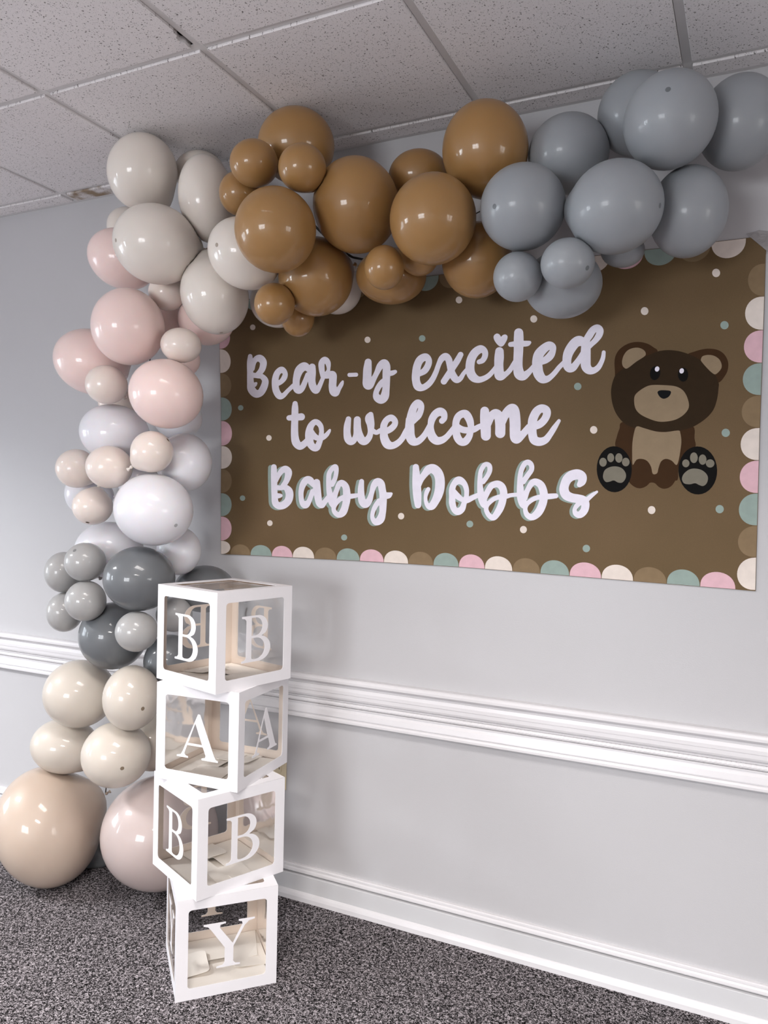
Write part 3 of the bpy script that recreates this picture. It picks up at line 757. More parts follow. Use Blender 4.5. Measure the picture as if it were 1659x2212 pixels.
# painted teddy bear
def b1(pts): return [(1290+x/5.352, 720+y/5.352) for x, y in pts]
def b2(pts): return [(1270+x/5.352, 900+y/5.352) for x, y in pts]
bear = flat_poly('bear', b2([(405,60),(365,140),(335,230),(318,340),(400,470),(485,560),(470,690),(480,760),(545,815),(610,828),(670,805),(715,766),(770,768),(820,812),(880,834),(950,812),(1000,745),(1040,722),(1055,560),(1150,450),(1242,350),(1232,250),(1214,110),(1000,60),(700,40)]), P['limb'], banner, 1.0)
bear['label'] = 'seated brown teddy bear painted on the banner'
flat_poly('ear', b1([(230,540),(205,430),(203,300),(240,208),(312,143),(400,107),(490,100),(580,120),(650,162),(700,215),(640,380),(430,520)]), P['limb'], bear, 1.4)
flat_poly('ear', b1([(1040,255),(1130,210),(1220,185),(1310,178),(1400,195),(1470,245),(1512,325),(1512,410),(1478,490),(1395,572),(1250,520),(1120,380)]), P['limb'], bear, 1.4)
flat_poly('head', b1([(240,455),(190,530),(163,640),(164,740),(190,860),(240,960),(320,1045),(430,1095),(560,1122),(720,1137),(880,1133),(1000,1115),(1120,1075),(1250,990),(1340,890),(1385,765),(1402,640),(1398,555),(1300,380),(1180,300),(1062,243),(960,210),(850,195),(750,200),(660,225),(420,330)]), P['bear'], bear, 1.8)
flat_poly('inner_ear', b1([(290,310),(310,250),(350,200),(410,172),(480,168),(540,195),(562,235),(545,268),(450,330),(350,405),(310,395),(290,360)]), P['beige'], bear, 2.2)
flat_poly('inner_ear', b1([(1200,300),(1220,265),(1280,250),(1350,260),(1410,300),(1438,360),(1430,415),(1370,473),(1320,450),(1255,385),(1205,325)]), P['beige'], bear, 2.2)
muz = flat_poly('muzzle', b1([(430,740),(470,680),(560,620),(640,598),(780,600),(900,612),(980,650),(1030,715),(1060,810),(1050,880),(990,950),(900,1000),(780,1022),(680,1015),(560,970),(480,920),(436,850)]), P['beige'], bear, 2.2)
flat_poly('nose', b1([(698,685),(720,662),(770,658),(840,665),(853,690),(825,735),(770,757),(725,735)]), P['nose'], bear, 2.6)
for cx, cy, rot, hx, hy in ((670, 460, 0.2, 693, 413), (993, 478, -0.05, 977, 435)):
    flat_poly('eye', b1(ellipse_pts(cx, cy, 59, 82, rot)), P['black'], bear, 2.4, False)
    flat_poly('eye_highlight', b1(ellipse_pts(hx, hy, 26, 31, 0.3, 16)), P['white'], bear, 2.8, False)
flat_poly('leg', b2(ellipse_pts(608, 658, 136, 168)), P['limb'], bear, 1.6, False)
flat_poly('leg', b2(ellipse_pts(888, 662, 136, 170)), P['limb'], bear, 1.6, False)
flat_poly('belly', b2([(540,160),(570,112),(640,130),(780,170),(900,178),(1045,160),(1068,190),(1080,270),(1075,350),(1050,500),(1022,560),(970,510),(900,488),(845,520),(815,600),(800,655),(750,662),(730,580),(685,512),(620,488),(560,500),(518,560),(512,450),(515,300)]), P['beige'], bear, 2.0, True, 3)
for cx, cy, rx, ry, pad, toes in (
        (305, 608, 203, 266, [(175,680),(195,620),(250,585),(320,575),(390,595),(435,650),(437,710),(400,760),(350,762),(300,738),(250,752),(210,755),(182,725)], [(175,527,43,52),(264,475,40,52),(358,478,42,55),(438,525,44,50)]),
        (1270, 622, 224, 278, [(1088,710),(1110,660),(1170,612),(1240,600),(1320,620),(1375,670),(1388,720),(1370,775),(1330,802),(1285,790),(1240,770),(1180,782),(1120,775),(1095,750)], [(1132,540,42,46),(1225,475,45,62),(1326,497,45,60),(1413,541,50,48)])):
    flat_poly('paw', b2(ellipse_pts(cx, cy, rx, ry, -0.03, 32)), P['black'], bear, 2.2, False)
    flat_poly('paw_pad', b2(pad), P['pad'], bear, 2.6)
    for tx_, ty_, a, b in toes: flat_poly('toe_pad', b2(ellipse_pts(tx_, ty_, a, b, 0, 16)), P['pad'], bear, 2.6, False)

# clear tape over the banner's upper corner, half on the wall
tp = [(1612, 505), (1660, 545), (1668, 552), (1672, 500), (1640, 497)]
V = [tuple(at_y(x, y, YP-0.0011)) for x, y in tp]
t0 = Vector(V[0])
me = mesh_from('tape', [tuple(Vector(v)-t0) for v in V]+[tuple(Vector(v)-t0+Vector((0, 0.0003, 0))) for v in V], [tuple(range(5)), tuple(range(9, 4, -1))]+[(i, 5+i, 5+(i+1) % 5, (i+1) % 5) for i in range(5)])
tag(link('tape_strip', me, M['tape'], None, t0), "clear crinkled tape across the banner's top corner beside the bear", 'tape')
# ------------------------------------------------------------------ stacked letter boxes
S = 0.30; CT = 0.0014; MARG = 0.034
def rrect(x0, y0, x1, y1, r, n=6):
    out = []
    for cx, cy, a0 in ((x1-r, y1-r, 0), (x0+r, y1-r, 90), (x0+r, y0+r, 180), (x1-r, y0+r, 270)):
        for k in range(n+1):
            a = math.radians(a0+90*k/n); out.append((cx+r*math.cos(a), cy+r*math.sin(a)))
    return out
h = S/2
panel_me = fill2d('side_panel', [[(-h+0.0002, -h), (h-0.0002, -h), (h-0.0002, h), (-h+0.0002, h)], rrect(-h+MARG, -h+MARG, h-MARG, h-MARG, 0.010)], CT)
lid_me = fill2d('top_panel', [[(-h+CT, -h+CT), (h-CT, -h+CT), (h-CT, h-CT), (-h+CT, h-CT)], rrect(-h+MARG, -h+MARG, h-MARG, h-MARG, 0.010)], CT)
def two_sided(me):
    me.materials.append(M['card']); me.materials.append(M['card_inner'])
    for p in me.polygons:
        if p.normal.z < -0.5: p.material_index = 1
two_sided(panel_me); two_sided(lid_me)
def film_mesh(amp, seed):
    r = np.random.default_rng(seed); n = 14; w = h-MARG+0.008
    ph = r.uniform(0, 6.28, 6)
    V, F = [], []
    for i in range(n+1):
        for j in range(n+1):
            x, y = -w+2*w*i/n, -w+2*w*j/n
            e = min(1, min(i, n-i, j, n-j)/2.5)
            z = amp*e*(math.sin(x*22+ph[0]+math.sin(y*15+ph[1]))+math.sin(y*26+ph[2]+1.4*math.sin(x*19+ph[3])))
            V.append((x, y, z))
    for i in range(n):
        for j in range(n): F.append((i*(n+1)+j, (i+1)*(n+1)+j, (i+1)*(n+1)+j+1, i*(n+1)+j+1))
    return mesh_from('clear_film', V, F, True)

def smooth_pts(pts, k=3):
    return catmull(pts, True, k)
def arc(cx, cy, rx, ry, a0, a1, n=12):
    return [(cx+rx*math.cos(math.radians(a0+(a1-a0)*i/n)), cy+ry*math.sin(math.radians(a0+(a1-a0)*i/n))) for i in range(n+1)]
GLYPH = {
 'B': (0.118, 0.142, [
    [(0, 0), (0.50, 0)] + arc(0.58, 0.275, 0.40, 0.275, -90, 62, 14) + [(0.66, 0.545)] + arc(0.54, 0.755, 0.34, 0.245, -38, 90, 12) + [(0, 1), (0, 0.96), (0.10, 0.945), (0.15, 0.90), (0.15, 0.10), (0.10, 0.055), (0, 0.04)],
    [(0.325, 0.955), (0.44, 0.955)] + arc(0.47, 0.76, 0.225, 0.195, 85, -85, 10) + [(0.325, 0.565)],
    [(0.325, 0.515), (0.45, 0.515)] + arc(0.485, 0.283, 0.295, 0.232, 88, -88, 12) + [(0.40, 0.048), (0.335, 0.065), (0.325, 0.11)]]),
 'A': (0.150, 0.138, [
    [(0, 0), (0.28, 0), (0.28, 0.035), (0.215, 0.05), (0.185, 0.095), (0.255, 0.285), (0.635, 0.285), (0.705, 0.11), (0.695, 0.06), (0.61, 0.035), (0.61, 0), (1.0, 0), (1.0, 0.035), (0.945, 0.055), (0.905, 0.13), (0.555, 1.0), (0.505, 1.0), (0.145, 0.14), (0.10, 0.06), (0, 0.035)],
    [(0.275, 0.335), (0.615, 0.335), (0.445, 0.79)]]),
 'Y': (0.152, 0.136, [
    [(0.26, 0), (0.72, 0), (0.72, 0.035), (0.625, 0.05), (0.585, 0.10), (0.585, 0.43), (0.80, 0.85), (0.88, 0.935), (1.0, 0.965), (1.0, 1), (0.68, 1), (0.68, 0.965), (0.745, 0.945), (0.755, 0.89), (0.57, 0.50), (0.315, 0.88), (0.325, 0.945), (0.43, 0.965), (0.43, 1), (0, 1), (0, 0.965), (0.085, 0.935), (0.15, 0.85), (0.415, 0.43), (0.415, 0.10), (0.375, 0.05), (0.26, 0.035)]]),
}
glyph_me = {}
for g, (gw, gh, loops) in GLYPH.items():
    glyph_me[g] = fill2d('letter_'+g.lower(), [[((x-0.5)*gw, (y-0.5)*gh) for x, y in lp] for lp in loops], 0.0009)
    two_sided(glyph_me[g])
R90 = math.pi/2
half_flap = fill2d('bottom_flap', [[(-h+0.006, 0), (h-0.006, 0), (h-0.03, 0.158), (0.055, 0.158), (0.045, 0.135), (-0.045, 0.135), (-0.055, 0.158), (-h+0.03, 0.158)]], 0.0011)
tab_flap = fill2d('locking_tab', [[(-0.06, 0), (0.06, 0), (0.06, 0.09)] + arc(0.045, 0.09, 0.015, 0.02, 0, 90, 5) + arc(-0.045, 0.09, 0.015, 0.02, 90, 180, 5)], 0.0011)
def letter_box(glyph, loc, yaw, label, seed, films):
    root = empty('letter_box', loc, yaw)
    tag(root, label, 'box', 'white cardboard letter boxes stacked beside the balloon garland')
    for k in range(4):
        a = k*R90
        # panel stands on edge; k = 0 faces -y
        nrm = Vector((math.sin(a), -math.cos(a), 0))
        rot = (R90, 0, a)
        p = link('side_panel', panel_me, M['card'], root, nrm*(h-CT/2)+Vector((0, 0, h)), rot)
        fm = film_mesh(films[k], seed*10+k)
        link('clear_film', fm, M['film'], p, (0, 0, -0.0016))
        link('letter', glyph_me[glyph], M['card'], p, (0.004, -0.002, 0.0002))
    t = link('top_panel', lid_me, M['card'], root, (0, 0, S-CT/2-0.0002))
    link('clear_film', film_mesh(films[4], seed*10+7), M['film'], t, (0, 0, -0.003))
    link('bottom_panel', boxes_mesh('bottom_panel', [(-h+CT, -h+CT, 0.0002, h-CT, h-CT, 0.0016)]), M['flap'], root)
    for k, (tilt, zz) in enumerate(((0.035, 0.006), (0.085, 0.008), (0.05, 0.005), (0.11, 0.009))):
        a = k*R90 + (R90 if glyph in 'AY' else 0)
        nrm = Vector((math.sin(a), -math.cos(a), 0))
        f = link('bottom_flap', half_flap if k % 2 == 0 else tab_flap, M['flap'], root, nrm*(h-0.004)+Vector((0, 0, zz)), None)
        f.rotation_mode = 'XYZ'; f.rotation_euler = (tilt, 0, a)
    return root
def box_centre(near, yaw):
    c, s_ = math.cos(yaw), math.sin(yaw)
    return (near[0]-h*c-h*s_, near[1]-h*s_+h*c)
BOXES = [('Y', (-1.486, -0.696), -43.8, 0, 'white cardboard box with clear windows lettered Y standing on the carpet', (.0003, .0003, .0003, .0008, .0003)),
         ('B', (-1.435, -0.672), -23.9, 1, 'white windowed box lettered B between the Y box and the A box', (.0003, .0005, .0004, .0004, .0003)),
         ('A', (-1.3665, -0.576), 3.3, 2, 'white windowed cardboard box lettered A below the topmost B box', (.0004, .0009, .0006, .0004, .0004)),
         ('B', (-1.412, -0.630), -14.5, 3, 'topmost white windowed box of the stack, lettered B, level with dark grey balloons', (.0008, .0016, .0008, .0008, .0005))]
for g, near, ydeg, lvl, lab, fl in BOXES:
    cx, cy = box_centre(near, math.radians(ydeg))
    letter_box(g, (cx, cy, S*lvl+0.0003), math.radians(ydeg), lab, lvl+1, fl)
# ------------------------------------------------------------------ balloon garland
# colour, px centre, px half axes, tilt (deg, clockwise in the picture), distance from wall, label, tip spot px
BL = [
 # --- greige bend
 ('greige', 308, 372, 80, 83, 20, .34, 'big greige balloon under the ceiling at the outer bend of the garland', None),
 ('greige', 432, 374, 56, 50, 0, .16, 'greige balloon mostly hidden at the ceiling behind two bigger greige balloons', None),
 ('greige', 448, 430, 62, 98, -6, .36, 'tall greige balloon wedged beside the small caramel balloons under the ceiling', None),
 ('greige', 276, 490, 46, 44, 0, .20, 'small pale greige balloon peeking out above the topmost blush balloon', None),
 ('greige', 338, 528, 97, 86, 15, .44, 'wide greige balloon overlapping the topmost blush balloon', (250, 519)),
 ('greige', 529, 548, 86, 74, 35, .43, 'greige balloon tucked under the front caramel balloon with its dark tip showing', (468, 529)),
 ('greige', 464, 637, 73, 88, -12, .35, 'greige balloon hanging in front of the upper corner of the banner', (478, 719)),
 ('shell',  362, 632, 42, 40, 0, .30, 'small shell-beige balloon below the wide greige balloon', None),
 ('blush',  446, 690, 62, 57, 0, .20, 'beige-pink balloon behind the greige balloon at the corner of the banner', None),
 ('greige', 600, 652, 60, 57, 0, .16, 'greige balloon half hidden behind two small caramel balloons over the banner', None),
 ('greige', 727, 626, 54, 54, 0, .15, 'greige balloon peeking out behind the caramel balloons over the banner', None),
 # --- blush
 ('blush',  264, 560, 80, 63, 25, .26, 'topmost blush balloon, partly behind the wide greige balloon', None),
 ('blush',  277, 706, 81, 84, 0, .42, 'round blush balloon in front, below the topmost blush balloon', None),
 ('blush',  198, 782, 86, 69, 22, .30, 'outermost blush balloon sticking out over the bare grey wall', None),
 ('shell',  230, 831, 47, 42, 5, .42, 'small pale shell balloon between two blush balloons and the white ones', None),
 ('blush',  359, 851, 83, 74, 22, .42, 'blush balloon resting on the white balloons beside the banner', None),
 ('shell',  391, 746, 45, 38, 5, .38, 'small beige-pink balloon beside the round blush balloon in front', None),
 ('blush',  397, 778, 36, 36, 0, .24, 'blush balloon barely showing behind the small beige-pink balloon', None),
 ('shell',  252, 868, 41, 37, 0, .28, 'shell balloon nearly hidden between the small pale shell balloon and white balloon', None),
 ('blush',  345, 690, 52, 52, 0, .17, 'blush balloon deep inside the garland behind the round blush one', None),
 # --- white
 ('white',  248, 936, 78, 62, 12, .34, 'white balloon directly below the small pale shell balloon', None),
 ('white',  384, 902, 54, 47, 0, .20, 'white balloon mostly hidden behind the lowest blush balloon', None),
 ('white',  399, 999, 60, 63, 0, .27, 'white balloon leaning towards the edge of the banner', None),
 ('shell',  165, 1012, 46, 42, 0, .36, 'small shell balloon sticking out over the wall beside the white balloons', None),
 ('shell',  236, 1009, 52, 46, 8, .44, 'small shell balloon in front of the white balloons, between two others', None),
 ('shell',  328, 976, 47, 45, 20, .44, 'small shell balloon with a dark tip, resting against the white balloons', (363, 950)),
 ('shell',  200, 1094, 45, 40, 0, .40, 'small shell balloon with dark tip, lowest of the shell cluster', (189, 1129)),
 ('white',  332, 1101, 87, 78, 12, .42, 'large white balloon in front, above the dark grey balloons', (380, 1135)),
 ('white',  190, 1066, 51, 49, 0, .24, 'white balloon behind the lowest shell balloon', None),
 ('white',  236, 1190, 76, 63, 0, .27, 'white balloon behind the light grey cluster', None),
 ('white',  386, 1190, 49, 52, 0, .24, 'white balloon between the big white balloon and the top letter box', None),
 ('white',  300, 1042, 46, 46, 0, .22, 'white balloon deep inside the garland behind the shell cluster', None),
 # --- greys of the column
 ('silver', 137, 1236, 42, 44, 0, .36, 'small light grey balloon, outermost of the upper pair of its cluster', None),
 ('silver', 184, 1214, 46, 42, 0, .43, 'small light grey balloon directly below the white balloons', (161, 1189)),
 ('silver', 185, 1298, 46, 44, 0, .43, 'small light grey balloon in the cluster, touching the upper dark grey balloon', None),
 ('silver', 140, 1322, 41, 43, 0, .36, 'small light grey balloon just above the chair rail at the outer side', None),
 ('charcoal', 301, 1250, 79, 70, 5, .42, 'dark grey balloon below the large white one, touching the top letter box', None),
 ('charcoal', 245, 1373, 76, 73, 0, .33, 'dark grey balloon in front of the chair rail above the cream balloons', None),
 ('silver', 295, 1364, 47, 44, 0, .45, 'small light grey balloon between the two dark grey balloons and the letter boxes', None),
 ('charcoal', 366, 1432, 57, 62, 0, .28, 'dark grey balloon partly behind the A box and the topmost box', None),
 ('silver', 376, 1327, 40, 38, 0, .26, 'small light grey balloon almost hidden behind the topmost letter box', None),
 ('charcoal', 442, 1272, 66, 51, 0, .13, 'dark grey balloon against the wall behind the topmost letter box', None),
 # --- cream base
 ('cream',  172, 1498, 79, 75, 10, .34, 'cream balloon just below the chair rail on the outer side', None),
 ('cream',  285, 1507, 64, 71, 0, .40, 'cream balloon with dark tip beside the A box, under the dark grey ones', (308.5, 1531)),
 ('cream',  140, 1611, 74, 62, 10, .32, 'cream balloon directly above the large pale tan balloon', None),
 ('cream',  251, 1630, 76, 73, 5, .42, 'cream balloon with dark tip resting on the large pale rose balloon', (264, 1660)),
 ('cream',  330, 1600, 60, 66, 0, .22, 'cream balloon mostly hidden behind the A box and other cream balloons', None),
 ('tan',    105, 1784, 121, 129, -20, .36, 'large pale tan balloon resting on the carpet at the garland foot', None),
 ('rose',   346, 1797, 128, 127, 0, .27, 'large pale rose balloon behind the lower letter boxes', None),
 ('charcoal', 208, 1836, 62, 62, 0, .13, 'dark balloon low against the wall between the two largest balloons', None),
 # --- caramel
 ('caramel', 640, 315, 83, 86, 0, .20, 'large caramel balloon pressed up against the ceiling behind two small ones', None),
 ('caramel', 549, 353, 53, 54, 0, .48, 'small caramel balloon beside the tall greige balloon, upper one', None),
 ('caramel', 653, 363, 52, 55, 0, .50, 'small caramel balloon in front of the large caramel balloon at the ceiling', None),
 ('caramel', 518, 418, 45, 50, 0, .45, 'small caramel balloon squeezed between the tall greige and front caramel balloon', None),
 ('caramel', 595, 497, 88.5, 95, 0, .53, 'caramel balloon in front, overlapping the greige balloon with the tip', None),
 ('caramel', 769, 444, 93, 107, -5, .38, 'large caramel balloon in the middle of the caramel run', None),
 ('caramel', 682, 598, 81, 87, 0, .33, 'caramel balloon over the banner, directly below the caramel one in front', None),
 ('caramel', 935, 474, 93.5, 102, 5, .42, 'large caramel balloon in front, touching the grey balloon with dark tip', None),
 ('caramel', 905, 382, 66, 61, 0, .20, 'caramel balloon in the back against the wall below the ceiling', None),
 ('caramel', 1048, 324, 94, 109, -6, .30, 'large caramel balloon close to the ceiling beside the grey balloons', None),
 ('caramel', 1030, 562, 76, 84, 0, .22, 'caramel balloon over the banner next to the small grey balloons', None),
 ('caramel', 830, 578, 43, 49, 0, .40, 'small caramel balloon in front of the low caramel balloon over the banner', None),
 ('caramel', 845, 597, 76, 62, 0, .22, 'low caramel balloon behind a small caramel balloon over the banner', None),
 ('caramel', 906, 560, 40, 37, 0, .27, 'small caramel balloon tucked under the large one beside the greys', None),
 ('caramel', 593, 657, 44, 46, 0, .34, 'small caramel balloon hanging beside the lowest greige one over the banner', None),
 ('caramel', 643, 687, 36, 41, 0, .25, 'small caramel balloon, lowest of all caramel balloons on the banner', None),
 # --- grey end
 ('grey', 1129, 448, 93, 97, 0, .40, 'cool grey balloon with dark tip next to the caramel balloons', (1068, 446)),
 ('grey', 1228, 332, 88, 90, 0, .22, 'cool grey balloon in the back near the ceiling beside a caramel one', None),
 ('grey', 1329, 448, 107, 103, -10, .40, 'large cool grey balloon in the middle of the grey run', (1426, 444)),
 ('grey', 1447, 260, 100, 115, 12, .36, 'cool grey balloon touching the ceiling with its dark tip facing out', (1443, 193)),
 ('grey', 1377, 246, 86, 97, 10, .17, 'cool grey balloon at the ceiling behind the one with tip facing out', None),
 ('grey', 1597, 265, 94, 108, 0, .20, 'last cool grey balloon at the end of the garland', None),
 ('grey', 1486, 458, 87, 102, 0, .24, 'cool grey balloon above the banner corner with the bear', None),
 ('grey', 1118, 598, 53, 55, 0, .38, 'small cool grey balloon touching the caramel balloon over the banner', None),
 ('grey', 1226, 569, 59, 56, 0, .42, 'small cool grey balloon with dark tip over the banner', (1269, 579)),
 ('grey', 1216, 614, 85, 76, 0, .24, 'low cool grey balloon behind the two small grey balloons on the banner', None),
 ('grey', 1345, 541, 48, 38, 0, .20, 'small cool grey balloon under the large one at the banner edge', None),
]
NB = len(BL)
SPINE_PX = [(228, 1712), (255, 1500), (265, 1300), (290, 1080), (310, 900), (335, 720), (400, 560), (500, 455), (620, 440), (762, 556), (900, 530), (1080, 440), (1290, 430), (1450, 330), (1580, 270)]
SPINE = [at_y(x, y, -0.212) for x, y in SPINE_PX]
cr, cu, cf, cp = (np.array(v) for v in (CR, CU, CF, CPOS))
def np_ray(px, py): return np.array(ray(px, py))
Ys = np.array([-b[6] for b in BL]); RAYS = np.array([np_ray(b[1], b[2]) for b in BL])
def geom(Ys):
    t = (Ys-cp[1])/RAYS[:, 1]           # = camera depth, since ray.CF = 1
    return cp+RAYS*t[:, None], t
tx_ = np.array([(b[1]-IW/2)/FPX for b in BL]); ty_ = np.array([-(b[2]-IH/2)/FPX for b in BL])
AX = []
for i, b in enumerate(BL):
    a = math.radians(b[5]); e1 = (math.cos(a), -math.sin(a)); e2 = (math.sin(a), math.cos(a))
    k1 = tx_[i]*e1[0]+ty_[i]*e1[1]; k2 = tx_[i]*e2[0]+ty_[i]*e2[1]
    rz = 0.5*(b[3]/math.sqrt(1+k1*k1)+b[4]/math.sqrt(1+k2*k2))
    r1 = math.sqrt(max((0.6*b[3])**2, b[3]**2-(k1*rz)**2)); r2 = math.sqrt(max((0.6*b[4])**2, b[4]**2-(k2*rz)**2))
    AX.append((e1, e2, r1, r2, rz))
RPX = np.array([(a[2]*a[3]*a[4])**(1/3) for a in AX])
layer = Ys.copy()
RV = np.array([math.hypot(a[0][1]*a[2], a[1][1]*a[3]) for a in AX])
for it in range(260):
    Cc, T = geom(Ys); R = RPX*T/FPX
    D = Cc[:, None]-Cc[None]; d = np.linalg.norm(D, axis=2)+np.eye(NB)*9
    pen = (R[:, None]+R[None])*0.95-d
    mv = np.zeros(NB)
    ii, jj = np.where(np.triu(pen > 0.002, 1))
    for i, j in zip(ii, jj):
        f, bk = (i, j) if layer[i] < layer[j] else (j, i)
        lat = 1-abs((Cc[i]-Cc[j]).dot(cf))/d[i, j]
        m = min(0.010, pen[i, j]*0.22)*(0.35+0.65*(1-lat))
        mv[f] -= m; mv[bk] += m
    Ys = Ys+np.clip(mv, -0.02, 0.02)*0.6
    Ys = np.maximum(Ys, np.minimum(layer-0.16, -0.30))
    Ys = np.minimum(Ys, -R*0.93-0.008)
    # keep each balloon under the ceiling: slide it towards the viewer along its sight line
    Tmax = (RZ-0.006-cp[2])/(RAYS[:, 2]+RV/FPX)
    Ys = np.where(RAYS[:, 2] > 0, np.minimum(Ys, cp[1]+RAYS[:, 1]*Tmax), Ys)
Cc, T = geom(Ys)
ELL = []
for i in range(NB):
    e1, e2, r1, r2, rz = AX[i]; k = T[i]/FPX
    A1 = (e1[0]*cr+e1[1]*cu)*r1*k; A2 = (e2[0]*cr+e2[1]*cu)*r2*k; A3 = cf*rz*k
    E = np.stack([A1, A2, A3], 1)
    ELL.append((Cc[i], E, np.linalg.inv(E)))
def sphere_dirs(axis, nl=44, nt=30):
    ax = axis/np.linalg.norm(axis); t = np.array([0., 0, 1]) if abs(ax[2]) < 0.9 else np.array([1., 0, 0])
    u = np.cross(ax, t); u /= np.linalg.norm(u); w = np.cross(ax, u)
    dirs = [ax]
    for i in range(1, nt):
        th = math.pi*i/nt
        for j in range(nl):
            ph = 2*math.pi*j/nl
            dirs.append(math.cos(th)*ax+math.sin(th)*(math.cos(ph)*u+math.sin(ph)*w))
    dirs.append(-ax)
    F = []
    for j in range(nl): F.append((0, 1+j, 1+(j+1) % nl))
    for i in range(nt-2):
        for j in range(nl):
            a, b = 1+i*nl+j, 1+i*nl+(j+1) % nl
            F.append((a, a+nl, b+nl, b))
    last = len(dirs)-1; o = 1+(nt-2)*nl
    for j in range(nl): F.append((last, o+(j+1) % nl, o+j))
    return np.array(dirs), F
knot_V = []
for k, (r, z) in enumerate([(0.0035, 0.0), (0.0062, 0.004), (0.0058, 0.009), (0.003, 0.012), (0.0035, 0.015), (0.0075, 0.021), (0.0070, 0.0225), (0.001, 0.0205)]):
    for j in range(10): knot_V.append((r*math.cos(j*math.pi/5), r*math.sin(j*math.pi/5), z))
knot_F = [(k*10+j, k*10+(j+1) % 10, (k+1)*10+(j+1) % 10, (k+1)*10+j) for k in range(7) for j in range(10)]
GROUP = {'greige': 'greige balloons of the garland', 'shell': 'small shell-beige balloons of the garland', 'blush': 'blush balloons of the garland', 'white': 'white balloons of the garland',
         'silver': 'small light grey balloons of the garland', 'charcoal': 'dark grey balloons of the garland', 'cream': 'cream balloons of the garland', 'tan': 'large balloons at the garland foot',
         'rose': 'large balloons at the garland foot', 'caramel': 'caramel balloons of the garland', 'grey': 'cool grey balloons of the garland'}
knot_cache = {}
NECK, TIPS = [], []
for i, b in enumerate(BL):
    c, E, Ei = ELL[i]
    tip_n = None
    if b[8]:
        # where the view ray through the spot meets the ellipsoid
        o_ = Ei@(cp-c); dr = Ei@np_ray(*b[8])
        A_, B_, C_ = dr@dr, 2*o_@dr, o_@o_-1
        disc = B_*B_-4*A_*C_
        t_ = (-B_-math.sqrt(max(0, disc)))/(2*A_)
        tip_n = o_+dr*t_; tip_n /= np.linalg.norm(tip_n)
        neck_u = -tip_n
    else:
        sp = min(SPINE, key=lambda p: (np.array(p)-c)@(np.array(p)-c)); v = np.array(sp)-c
        v = v+0.06*np.array([0, 1, 0])
        neck_u = Ei@v; neck_u /= np.linalg.norm(neck_u)
    NECK.append(neck_u); TIPS.append(tip_n)
def tear(d, neck):
    return 1+0.18*np.clip((d@neck-0.72)/0.28, 0, 1)**3
def fbody(j, pts):
    q = (pts-ELL[j][0])@ELL[j][2].T; n_ = np.linalg.norm(q, axis=1)+1e-9
    return (n_/tear(q/n_[:, None], NECK[j]))**2-1
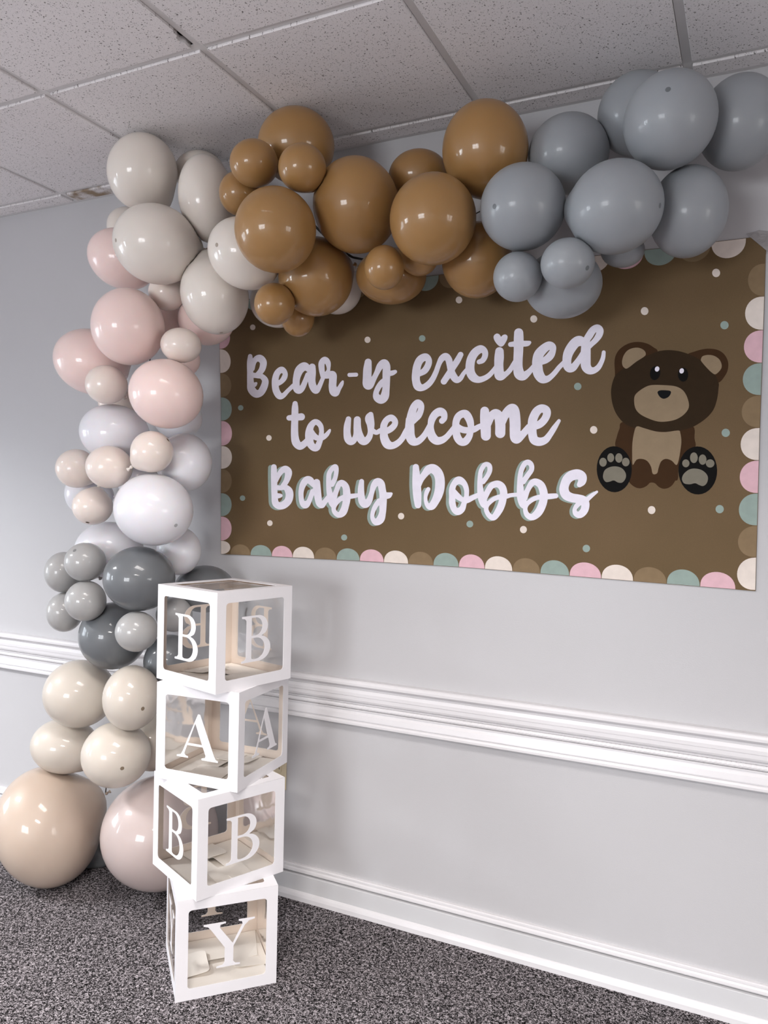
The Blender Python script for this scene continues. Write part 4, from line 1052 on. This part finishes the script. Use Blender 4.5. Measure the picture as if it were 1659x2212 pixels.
for i, b in enumerate(BL):
    c, E, Ei = ELL[i]; neck_u, tip_n = NECK[i], TIPS[i]
    dirs, F = sphere_dirs(neck_u)
    rad = tear(dirs, neck_u)
    W = (dirs*rad[:, None])@E.T                      # relative to the centre
    # neighbours press flat against each other
    s = np.ones(len(W))
    near = [j for j in range(NB) if j != i and np.linalg.norm(ELL[j][0]-c) < (RPX[i]*T[i]+RPX[j]*T[j])/FPX*1.5]
    for j in near:
        ins = np.where(fbody(j, c+W) < 0.05)[0]
        if not len(ins): continue
        Wi = W[ins]; lo, hi = np.zeros(len(ins)), np.ones(len(ins))
        for _ in range(14):
            m = (lo+hi)/2
            bad = fbody(j, c+Wi*m[:, None]) < m*m-1
            hi = np.where(bad, m, hi); lo = np.where(bad, lo, m)
        lim = np.where(hi > 0.9999, 1.0, np.maximum(lo, 0.2))
        s[ins] = np.minimum(s[ins], lim)
    W = W*np.where(s < 0.9999, s*0.988, 0.9995)[:, None]
    for ax, lim, sg in ((1, -0.0075-c[1], 1), (2, RZ-0.0025-c[2], 1), (2, 0.001-c[2], -1)):
        over = W[:, ax]*sg > lim*sg
        W[over] *= (lim/W[over, ax])[:, None]
    me = mesh_from('balloon', W.tolist(), F, True)
    o = link('balloon', me, LATEX[b[0]], None, Vector(c))
    tag(o, b[7], 'balloon', GROUP[b[0]])
    # knot
    kp = c+E@(neck_u*1.19)
    dvn = E@neck_u; dvn = dvn/np.linalg.norm(dvn)
    clear = all((((ELL[j][2]@(kp+dvn*q-ELL[j][0]))**2).sum())**0.5 > 1+0.013/(RPX[j]*T[j]/FPX) for j in range(NB) if j != i for q in (0.0, 0.012, 0.024))
    if clear and kp[1] < -0.05 and kp[2] > 0.03:
        if b[0] not in knot_cache: knot_cache[b[0]] = mesh_from('knot', knot_V, knot_F, True)
        dv = Vector(E@neck_u).normalized()
        link('knot', knot_cache[b[0]], LATEX[b[0]], o, Vector(kp-c), dv.to_track_quat('Z', 'Y').to_euler())
    if tip_n is not None:
        # slightly darker thick latex at the crown
        u = np.cross(tip_n, [0, 0, 1.0]); u /= np.linalg.norm(u); w_ = np.cross(tip_n, u)
        rr = 0.0068/(RPX[i]*T[i]/FPX)
        V = [E@(tip_n*1.004)]
        for ring, rf in ((1, 0.5), (2, 1.0)):
            for k in range(12):
                q = tip_n+rr*rf*(math.cos(k*math.pi/6)*u+math.sin(k*math.pi/6)*w_); q /= np.linalg.norm(q)
                V.append(E@(q*(1.003 if ring == 1 else 0.9995)))
        Ft = [(0, 1+k, 1+(k+1) % 12) for k in range(12)] + [(1+k, 13+k, 13+(k+1) % 12, 1+(k+1) % 12) for k in range(12)]
        tm = mesh_from('tip_spot', [tuple(v) for v in V], Ft, True)
        link('tip_spot', tm, SPOTM.get(b[0], SPOTM['grey']), o)

# thin strip the balloons are threaded on
sp = catmull([tuple(p) for p in SPINE], False, 5)
V, F = [], []
for k, p in enumerate(sp):
    for dx, dy in ((-0.004, -0.0008), (0.004, -0.0008), (0.004, 0.0008), (-0.004, 0.0008)): V.append((p[0]+dx*0.7, p[1]+dy, p[2]+dx*0.7))
    if k:
        a = 4*(k-1)
        F += [(a+q, a+(q+1) % 4, a+4+(q+1) % 4, a+4+q) for q in range(4)]
F += [(3, 2, 1, 0), tuple(4*(len(sp)-1)+q for q in range(4))]
tag(link('garland_strip', mesh_from('garland_strip', V, F), M['strip']), 'dark flexible strip holding the balloons together inside the garland', 'strip')
